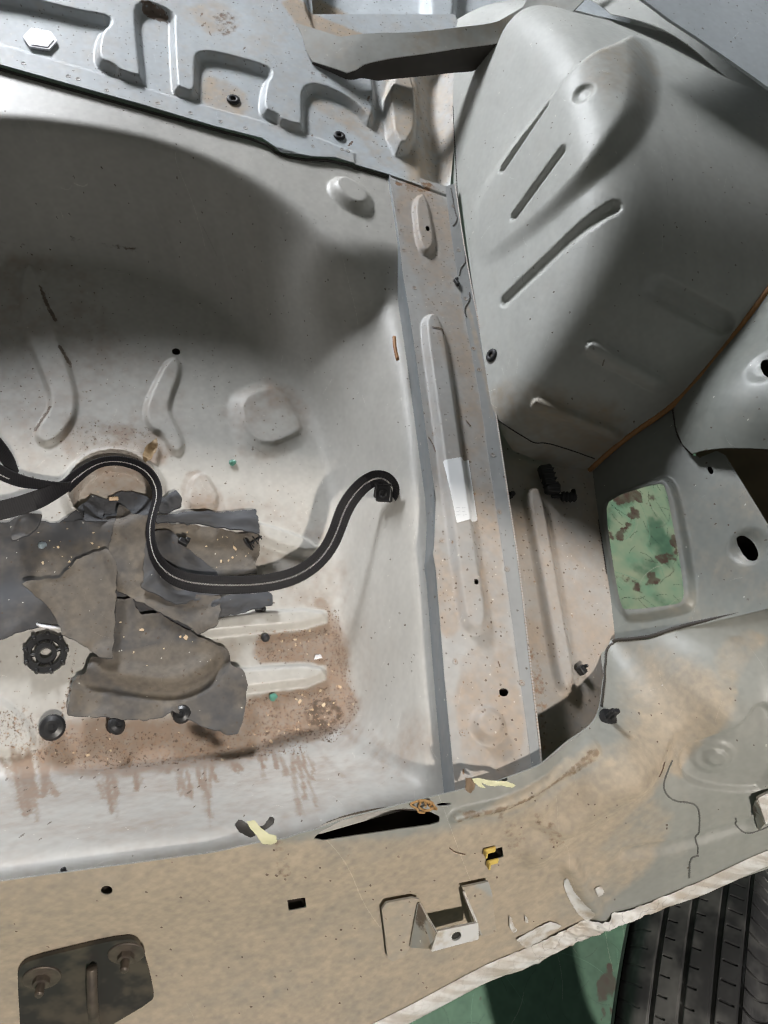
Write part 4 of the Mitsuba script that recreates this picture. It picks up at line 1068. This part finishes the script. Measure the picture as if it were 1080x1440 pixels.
def hitz(S, x, y, up=0.0):
    p = S.hit(x, y)
    return p + [0, 0, up]


thing('push_rivet', plug(0.0165), 'black_plastic', hitz(BF, 76, 1026, 0.012), (-0.1, -0.15, 1), 'round black push rivet lying head up, leftmost of three', 'rivet', 'black push rivets below the mat')
thing('push_rivet', plug(0.0125), 'black_plastic', hitz(BF, 163, 1024, 0.014), (0.55, 0.1, 0.75), 'black push rivet tipped on its side under the mat edge', 'rivet', 'black push rivets below the mat')
thing('push_rivet', plug(0.0125), 'black_plastic', hitz(BF, 256, 1008, 0.014), (-0.25, -0.1, 0.9), 'black push rivet tucked into the notch of the mat', 'rivet', 'black push rivets below the mat')

an = trimesh.creation.annulus(0.0185, 0.0265, 0.008)
hub = trimesh.creation.annulus(0.0075, 0.0135, 0.011)
rc = [an, hub] + [mv(rbox(0.009, 0.004, 0.007), 0.016 * math.cos(a), 0.016 * math.sin(a), 0, rz=math.degrees(a)) for a in np.radians([20, 75, 130, 190, 240, 300])] + \
     [mv(rbox(0.006, 0.005, 0.012), 0.0255 * math.cos(a), 0.0255 * math.sin(a), 0.002, rz=math.degrees(a)) for a in np.arange(9) * 2 * np.pi / 9 + 0.2]
thing('ring_clip', cat(*rc), 'black_plastic', hitz(BF, 66, 922, 0.010), (0.1, -0.1, 1), 'black toothed plastic ring with an open hub', 'ring clip')


def fir(n=4, r=0.008, l=0.022):
    parts = [mv(rbox(0.0035, 0.0035, l), 0, 0, l / 2)] + [mv(rbox(2 * r * (1 - 0.12 * k), 0.004, 0.0016, 0.0007), 0, 0, 0.004 + k * l / n * 0.9, rx=random.uniform(-15, 15), rz=90 * (k % 2)) for k in range(n)]
    parts += [lathe([(0, 0), (r * 1.15, 0), (r * 1.15, 0.0016), (0, 0.0022)], 20)]
    return cat(*parts)


thing('trim_clip', fir(5, 0.0095, 0.024), 'black_plastic', hitz(M4, 349, 768, 0.006), (0.75, 0.4, 0.45), 'black barbed trim clip lying at the top right of the mats', 'trim clip')
thing('trim_clip', cat(rbox(0.016, 0.005, 0.006), mv(rbox(0.006, 0.008, 0.007), 0.004, 0, 0.001)), 'black_plastic', hitz(BF, 366, 858, 0.004), (0.1, 0, 1), 'small flat black clip lying below the rolled mat strip', 'trim clip', None, (1, 0.15, 0))
thing('trim_clip', cat(rbox(0.014, 0.009, 0.008), mv(rbox(0.007, 0.006, 0.012), 0.004, 0.003, 0.003)), 'black_plastic', hitz(M2b, 258, 764, 0.005), (0.2, 0.1, 1), 'small black clip on the grey flap beside the strap', 'trim clip', None, (1, -0.4, 0))
cl = cat(lathe([(0, 0), (0.011, 0), (0.012, 0.002), (0.006, 0.004), (0, 0.004)], 22), mv(rbox(0.009, 0.006, 0.022), 0, 0, 0.014), mv(rbox(0.004, 0.013, 0.010), 0, 0, 0.013), mv(rbox(0.012, 0.003, 0.006), 0, 0, 0.020))
thing('trim_clip', cl, 'black_plastic', RP.hit(854, 1010), RP.normal(854, 1010) * 0.4 + np.array([0, 0, 0.8]), 'black trim clip standing upright in the grey corner panel', 'trim clip')
thing('trim_clip', cat(rbox(0.010, 0.012, 0.010), mv(rbox(0.003, 0.005, 0.016), 0.004, 0.002, 0.003)), 'black_plastic', hitz(PK, 815, 944, 0.006), (0.3, 0, 1), 'small black clip at the low end of the pocket rib', 'trim clip', None, (1, 0.7, 0))
thing('trim_clip', cat(rbox(0.006, 0.015, 0.007), mv(rbox(0.005, 0.006, 0.010), 0.002, 0.005, 0)), 'black_plastic', hitz(RAIL, 641, 399, 0.004), (-0.1, 0.1, 1), 'small black clip stuck at the upper rail flange', 'trim clip', None, (1, 0.3, 0))
thing('trim_clip', cat(rbox(0.012, 0.010, 0.006), mv(lathe([(0, 0), (0.004, 0), (0.004, 0.006), (0, 0.007)], 14), 0.003, 0, 0.002)), 'black_rubber', hitz(PK, 714, 698, 0.004), (0.2, 0, 1), 'black clip half hidden under the rail flange in the pocket', 'trim clip')
thing('trim_clip', cat(rbox(0.006, 0.012, 0.006), mv(rbox(0.004, 0.004, 0.010), 0, 0.004, 0)), 'black_plastic', hitz(PK, 719, 756, 0.004), (0.2, 0, 1), 'tiny black clip beside the notch of the rail flange', 'trim clip')
con = cat(mv(rbox(0.020, 0.018, 0.016, 0.003), 0, 0.016, 0, rz=8), mv(rbox(0.018, 0.020, 0.015, 0.003), 0.002, 0.002, 0.001), mv(rbox(0.022, 0.016, 0.017, 0.003), 0.006, -0.014, 0, rz=-10), *[mv(rbox(0.021, 0.003, 0.018), 0.001 + 0.001 * k, 0.016 - 0.008 * k, 0.001, rz=6) for k in range(5)])
thing('wire_connector', con, 'black_plastic', hitz(PK, 764, 682, 0.014), (-0.1, -0.1, 1), 'black ribbed wire connector lying above the pocket rib', 'connector', None, (1, 0.05, 0))
bel = lathe([(0, 0), (0.007, 0), (0.0085, 0.003), (0.006, 0.005), (0.009, 0.008), (0.0062, 0.011), (0.009, 0.014), (0.006, 0.017), (0.008, 0.02), (0.004, 0.023), (0, 0.023)], 22)
thing('rubber_plug', cat(bel, mv(rbox(0.006, 0.006, 0.02), 0, 0, -0.006)), 'black_rubber', hitz(PK, 786, 702, 0.009), (0.95, -0.15, 0.25), 'black ribbed rubber plug beside the wire connector', 'plug')


def grommet(r):
    return lathe([(r * 0.34, -0.003), (r * 0.34, 0.0015), (r * 0.45, 0.003), (r * 0.75, 0.0038), (r, 0.002), (r * 1.02, 0), (r * 0.9, -0.002), (r * 0.34, -0.003)], 28)


for S, x, y, r, lab in ((WA, 692, 500, 0.0105, 'black rubber grommet on the wheel arch beside the rail'), (CP, 328, 141, 0.0115, 'dark grommet in the middle pocket of the cross panel'), (CP, 477, 192, 0.0105, 'dark grommet in the right pocket of the cross panel')):
    k = thing('grommet', grommet(r), 'black_rubber', S.hit(x, y, 0.001), S.normal(x, y), lab, 'grommet', None, None, True)
    add(k + '__centre', put(lathe([(0, -0.001), (r * 0.34, -0.001), (r * 0.3, 0.0), (0, 0.0005)], 16), S.hit(x, y, 0.001), S.normal(x, y)), 'cavity_paint')

# hexagonal cap
a = np.radians([8, 58, 128, 188, 240, 308])
hx = trimesh.creation.extrude_polygon(Polygon(np.stack([np.cos(a) * 0.0265, np.sin(a) * 0.0265], 1)), 0.004, engine='earcut')
hx2 = trimesh.creation.extrude_polygon(Polygon(np.stack([np.cos(a) * 0.022, np.sin(a) * 0.022], 1)), 0.001, engine='earcut')
thing('hexagonal_cap', cat(hx, mv(hx2, 0, 0, 0.0042)), 'zinc', CP.hit(57, 58, 0.001), CP.normal(57, 58), 'shiny hexagonal metal cap in the upper left pocket', 'cap', None, None, False)

# ------------------------------------------------------------------ tape, cord and scraps
scene['cream_tape'] = principled(lambda p, n, uv: mix(C3(0.62, 0.61, 0.40), C3(0.50, 0.49, 0.30), fbm(p.x * 90, p.y * 90, p.z * 90, 3)), 0.6)
scene['yellow_clip'] = principled((0.55, 0.40, 0.10), 0.45)
scene['orange_cord'] = principled((0.30, 0.17, 0.065), 0.8)


scene['black_film'] = principled((0.022, 0.02, 0.018), 0.5)
k = free('tape_patch')
tag(k, 'cream tape crossed over a torn black patch behind the long slot', 'tape')
scrap(RP, [(330, 1160), (337, 1152), (347, 1158), (356, 1166), (372, 1160), (380, 1148), (387, 1152), (384, 1160), (366, 1172), (352, 1178), (336, 1170)], 0.010, 'black_film', k + '__black_patch', None, None, 0.003, 0.0006, 3)
scrap(RP, [(347, 1156), (358, 1153), (366, 1163), (375, 1171), (389, 1177), (390, 1184), (380, 1188), (368, 1187), (361, 1174), (353, 1167)], 0.014, 'cream_tape', k + '__cream_tape', None, None, 0.004, 0.0006, 5)
scrap(RP, [(664, 1096), (670, 1094), (690, 1098), (712, 1099), (726, 1104), (722, 1108), (704, 1105), (690, 1106), (676, 1100), (684, 1109), (676, 1107), (668, 1102)], 0.014, 'cream_tape', free('masking_tape'), 'curled strip of cream masking tape at the foot of the rail', 'tape', 0.008, 0.0006, 8)
scrap(RP, [(655, 1094), (668, 1096), (668, 1108), (662, 1116), (655, 1112)], 0.010, 'brown_dirt', free('mud_lump'), 'dark lump of mud at the foot of the rail', 'mud', 0.010, 0.001, 9)
pn = RP.normal(692, 1200)
yc = free('yellow_clip')
tag(yc, 'yellow spring clip gripping a square hole in the rear panel', 'clip')
for (x, y) in ((687, 1193), (691, 1209)):
    d = RP.hit(x + 8, y - 2) - RP.hit(x - 8, y + 2)
    add(yc + '__jaw', put(cat(rbox(0.015, 0.0075, 0.003, 0.001), mv(rbox(0.0025, 0.0075, 0.008, 0.0008), -0.007, 0, 0.003)), RP.hit(x, y, 0.003), pn, d), 'yellow_clip')
kn = []
for q in range(3):
    c0 = RP.hit(588 + 6 * q, 1131 - 1 * q, 0.006)
    aa = np.linspace(0, 5.6, 40)
    rr = 0.009 - 0.0015 * q
    kn.append(tube(c0 + np.stack([rr * np.cos(aa + 2 * q) * (1 + 0.3 * np.sin(3 * aa + q)), rr * 0.7 * np.sin(aa * (1 + 0.2 * q) + q), 0.004 * np.sin(2 * aa + q) + 0.002], 1), 0.0013, 6))
add(free('orange_cord'), cat(*kn), 'orange_cord', 30, label='little knot of orange cord at the right end of the slot', cat='cord')
scene['dry_leaf'] = principled(lambda p, n, uv: mix(C3(0.20, 0.13, 0.065), C3(0.36, 0.26, 0.15), fbm(p.x * 80, p.y * 80, p.z * 80, 3)), 0.7)
scrap(BF, [(200, 640), (206, 626), (220, 616), (222, 626), (219, 634), (212, 646), (203, 650)], 0.008, 'dry_leaf', free('dry_leaf'), 'crumpled dry brown leaf above the round hole', 'leaf', 0.022, 0.0006, 4)
scene['white_plastic'] = principled((0.78, 0.78, 0.80), 0.35)
thing('plastic_disc', lathe([(0, 0.003), (0.015, 0.003), (0.0165, 0.0015), (0.0155, 0), (0, 0)], 26), 'white_plastic', hitz(BF, 70, 885, 0.012), (0.15, 0.85, 0.45), 'white plastic disc lying on edge above the toothed ring', 'disc', None, None, 20)
scene['green_glass'] = principled((0.10, 0.26, 0.20), 0.15)
scene['foil'] = principled((0.50, 0.60, 0.66), 0.25, metallic=0.7)
ic = trimesh.creation.icosphere(1, 0.0055)
ic.vertices = np.asarray(ic.vertices) * (0.7 + 0.6 * rng.random((len(ic.vertices), 1))) * [1, 0.9, 0.7]
thing('glass_chip', ic, 'green_glass', hitz(BF, 327, 652, 0.003), (0, 0, 1), 'green glass chip on the bare floor near the square dimple', 'glass chip', None, None, False)
thing('foil_scrap', ic, 'foil', hitz(M1, 60, 768, 0.003), (0, 0.2, 1), 'small blue silver foil scrap on the large left mat', 'foil', None, None, False)
thing('glass_chip', ic, 'green_glass', hitz(BF, 384, 981, 0.003), (0.3, 0, 1), 'green glass chip in the dirt right of the bottom mat', 'glass chip', None, None, False)


thing('rubber_bead', trimesh.creation.icosphere(2, 0.0062), 'black_rubber', hitz(BF, 373, 898, 0.004), (0, 0, 1), 'little round black rubber bead between the two cream ribs', 'bead')
thing('wood_splinter', mv(rbox(0.014, 0.006, 0.004, 0.0012), rz=12), 'wood_chip', hitz(M7b, 160, 703, 0.004), (0.1, 0.1, 1), 'pale wood splinter lying in the round hole', 'splinter')
pc = trimesh.Trimesh([[0, 0, 0], [0.013, 0.002, 0.002], [0.010, 0.008, 0.001], [0.002, 0.006, 0.004], [0.006, 0.004, 0.006]], [[0, 1, 4], [1, 2, 4], [2, 3, 4], [3, 0, 4], [0, 2, 1], [0, 3, 2]], process=False)
thing('paper_chip', pc, 'white_plastic', hitz(BF, 441, 928, 0.001), (0, 0, 1), 'white chip in the dirt at the right end of the ribs', 'chip', None, None, False)
thing('trim_clip', cat(rbox(0.013, 0.006, 0.004), mv(rbox(0.005, 0.008, 0.006), 0.003, 0.002, 0.001)), 'black_plastic', hitz(BF, 86, 1231, 0.004), (0.1, 0.2, 1), 'small black clip fragment at the lip above the dark plate', 'trim clip', None, (1, 0.3, 0))
scrap(FF, [(556, 38), (566, 26), (580, 24), (606, 34), (604, 44), (580, 46)], 0.03, 'dark_steel', CAR + '__seat_anchor', 'dark anchor tab on the far cabin floor', None, 0.002, 0.004, 41)


# crumbs of dirt, wood chips and grit: nobody could count them
def crumbs(key, mat, label, spots, lo, hi, flat=0.6, seed=1):
    r = np.random.default_rng(seed)
    base = [trimesh.creation.icosphere(0, 1.0) for _ in range(6)]
    for b in base:
        b.vertices = np.asarray(b.vertices) * (0.55 + 0.7 * r.random((len(b.vertices), 1)))
    V, F, o = [], [], 0
    for S, px, n, up in spots:
        pg = Polygon(px)
        x0, y0, x1, y1 = pg.bounds
        q = []
        while len(q) < n:
            x, y = r.uniform(x0, x1), r.uniform(y0, y1)
            d = meshkit.fbm(np.array([[x * 0.05, y * 0.05, seed]]), 3, 2)[0]
            if pg.contains(Point(x, y)) and r.random() < d * 1.3:
                q.append((x, y))
        uv = S.uvp(np.array(q), True)
        P = S.world(uv[:, 0], uv[:, 1], S.h(uv[:, 0], uv[:, 1]))
        for p in P:
            s = lo * (hi / lo) ** (r.random() ** 2.2)
            b = base[r.integers(6)]
            sc = s * np.array([r.uniform(0.7, 1.7), r.uniform(0.5, 1.0), flat * r.uniform(0.6, 1)])
            a = r.uniform(0, 6.283)
            v = np.asarray(b.vertices) * sc
            v = v @ np.array([[math.cos(a), math.sin(a), 0], [-math.sin(a), math.cos(a), 0], [0, 0, 1]])
            V.append(v + p + [0, 0, sc[2] * 0.4 + up])
            F.append(np.asarray(b.faces) + o)
            o += len(v)
    add(key, (np.vstack(V), np.vstack(F)), mat, False, label=label, cat='dirt' if 'dirt' in key else 'debris', kind='stuff')


scene['dirt_brown'] = principled(lambda p, n, uv: mix(C3(0.20, 0.135, 0.09), C3(0.08, 0.05, 0.035), noise(p.x * 300, p.y * 300, p.z * 300)), 0.9)
scene['dirt_tan'] = principled((0.32, 0.21, 0.145), 0.9)
scene['wood_chip'] = principled(lambda p, n, uv: mix(C3(0.50, 0.34, 0.21), C3(0.62, 0.52, 0.38), noise(p.x * 90, p.y * 90, p.z * 90)), 0.75)
dirt_a = [(360, 885), (465, 885), (500, 990), (455, 1035), (345, 1035), (345, 985), (460, 965), (462, 930), (360, 930)]
dirt_b = [(60, 1030), (340, 1030), (440, 1010), (430, 1060), (120, 1085), (50, 1060)]
dirt_c = [(-10, 1000), (40, 990), (70, 1060), (110, 900), (95, 990), (60, 1075), (-10, 1040)]
foot_edge = [(455, 850), (475, 860), (505, 1000), (470, 1045), (440, 1040), (490, 990)]
wide = [(0, 400), (240, 420), (440, 620), (465, 870), (480, 1030), (0, 1075)]
allr = [(556, 260), (630, 275), (690, 560), (745, 1080), (645, 1100), (600, 560)]
crumbs('dirt_crumbs', 'dirt_brown', 'brown dirt crumbs strewn over the well floor', [(BF, dirt_a, 1500, 0), (BF, dirt_b, 1300, 0), (BF, dirt_c, 500, 0), (BF, wide, 700, 0), (BF, foot_edge, 700, 0), (RAIL, allr, 120, 0), (BF, [(60, 610), (220, 600), (250, 650), (100, 650)], 160, 0)], 0.0004, 0.0014, seed=3)
crumbs('dirt_grains', 'dirt_tan', 'pale tan dirt grains strewn over the well floor', [(BF, dirt_a, 1600, 0), (BF, dirt_b, 1400, 0), (BF, dirt_c, 240, 0), (BF, wide, 220, 0), (PK, [(700, 640), (830, 660), (860, 900), (760, 1060)], 120, 0)], 0.0004, 0.0015, seed=4)
crumbs('wood_chips', 'wood_chip', 'small pale wood chips scattered on the mats and floor', [(M1, [(50, 745), (150, 740), (150, 800), (60, 800)], 18, 0), (M4, [(260, 745), (350, 755), (350, 800), (300, 800)], 14, 0), (BF, dirt_a, 40, 0), (BF, dirt_b, 24, 0), (BF, [(210, 690), (60, 690), (60, 730), (210, 730)], 14, 0), (M6, [(150, 870), (300, 900), (300, 950), (150, 940)], 12, 0)], 0.0010, 0.0032, 0.4, seed=5)

tw = []
for S, pts in ((RAIL, [(604, 468), (612, 469), (624, 472)]), (RAIL, [(602, 615), (608, 624), (612, 636)]), (RAIL, [(655, 592), (662, 600)]), (BF, [(92, 829), (98, 822), (97, 816)]), (RP, [(632, 1192), (640, 1198), (654, 1201)]), (RP, [(926, 1064), (928, 1076), (924, 1090)]), (RAIL, [(700, 930), (703, 938)])):
    tw.append(tube(S.path(pts, 0.001, 0.002, 1), 0.0006, 5))
add('straw_bits', cat(*tw), 'dirt_brown', False, label='thin bits of straw scattered on the steel', cat='debris', kind='stuff')

# ------------------------------------------------------------------ tyre
scene['tyre_rubber'] = principled(lambda p, n, uv: mix(C3(0.024, 0.024, 0.025), C3(0.12, 0.118, 0.112), smoothstep(0.35, 0.8, fbm(p.x * 26, p.y * 26, p.z * 26, 4)) * 0.8), 0.5)
scene['sidewall_rubber'] = principled(lambda p, n, uv: mix(C3(0.03, 0.03, 0.031), C3(0.14, 0.135, 0.13), smoothstep(0.25, 0.75, fbm(p.x * 20, p.y * 20, p.z * 20, 4))), 0.6)
R_T, W_T = 0.315, 0.205
th = np.linspace(-1.5, 1.5, 1500)
sx = np.linspace(-1, 1, 180)
TH, SX = np.meshgrid(th, sx, indexing='ij')
edge = np.abs(SX)
rad = R_T - 0.010 * SX ** 2 - 0.028 * sst(0.62, 1.05, edge) ** 1.5
for c0, w0 in ((-0.50, 0.045), (-0.13, 0.05), (0.26, 0.05), (0.60, 0.03)):
    rad = rad - 0.0065 * sst(w0, w0 * 0.6, np.abs(SX - c0))
per = 2 * np.pi / 74
sh = TH / per + np.where(SX > 0.6, 0.55 * (SX - 0.6) + 0.35 * np.sin((SX - 0.6) * 9), 0.35 * SX)
fr = np.abs(sh - np.round(sh)) * per * R_T
on = np.where(SX > 0.63, 1.0, np.where((np.abs(SX - 0.43) < 0.10) | (np.abs(SX + 0.02) < 0.07) | (np.abs(SX + 0.38) < 0.07), 0.8, np.where(SX < -0.66, 0.35, 0)))
rad = rad - 0.0045 * on * sst(0.0016, 0.0007, fr)
X = SX * W_T / 2
pts = np.stack([X, rad * np.sin(TH), rad * np.cos(TH)], -1)
n0, n1 = TH.shape
i, j = np.meshgrid(np.arange(n0 - 1), np.arange(n1 - 1), indexing='ij')
f = np.stack([i * n1 + j, i * n1 + j + 1, (i + 1) * n1 + j + 1, (i + 1) * n1 + j], -1).reshape(-1, 4)
tl = np.array([-0.62, -0.04, 0.78])
tl /= np.linalg.norm(tl)
axd = np.array([0.78, -0.10, 0.62])
axd = axd - tl * (axd @ tl)
axd /= np.linalg.norm(axd)
_ya = math.radians(-17)
_rz = np.array([[math.cos(_ya), math.sin(_ya), 0], [-math.sin(_ya), math.cos(_ya), 0], [0, 0, 1]])
tl, axd = tl @ _rz, axd @ _rz
fw = np.cross(tl, axd)
M3_ = np.array([axd, fw, tl])
crown = at(968, 1450, -0.26)
TC = crown - tl * R_T
place = lambda v: np.asarray(v).reshape(-1, 3) @ M3_ + TC
tag('tyre', 'worn black car tyre leaning beside the torn corner of the car', 'tyre')
add('tyre__tread', (place(pts), f), 'tyre_rubber', 35, label='ribbed tread with side cuts')
sw = lambda s: [(R_T - 0.026, s * W_T / 2), (R_T - 0.034, s * (W_T / 2 + 0.004)), (R_T - 0.036, s * (W_T / 2 + 0.0025)), (R_T - 0.040, s * (W_T / 2 + 0.0025)), (R_T - 0.042, s * (W_T / 2 + 0.006)), (R_T - 0.060, s * (W_T / 2 + 0.010)), (R_T - 0.075, s * (W_T / 2 + 0.009)), (R_T - 0.095, s * (W_T / 2 + 0.002)), (R_T - 0.105, s * (W_T / 2 - 0.012)), (R_T - 0.110, s * (W_T / 2 - 0.02))]
for s in (1, -1):
    m = trimesh.creation.revolve(np.array(sw(s)), sections=160)
    v = np.asarray(m.vertices)
    add('tyre__sidewall', (place(np.stack([v[:, 2], v[:, 0], v[:, 1]], 1)), m.faces), 'sidewall_rubber', True)
m = trimesh.creation.revolve(np.array([(R_T - 0.110, -W_T / 2 + 0.02), (R_T - 0.03, -W_T / 2 + 0.012), (R_T - 0.018, 0), (R_T - 0.03, W_T / 2 - 0.012), (R_T - 0.110, W_T / 2 - 0.02)]), sections=120)
v = np.asarray(m.vertices)
add('tyre__inner_liner', (place(np.stack([v[:, 2], v[:, 0], v[:, 1]], 1)), m.faces), 'black_rubber', True)
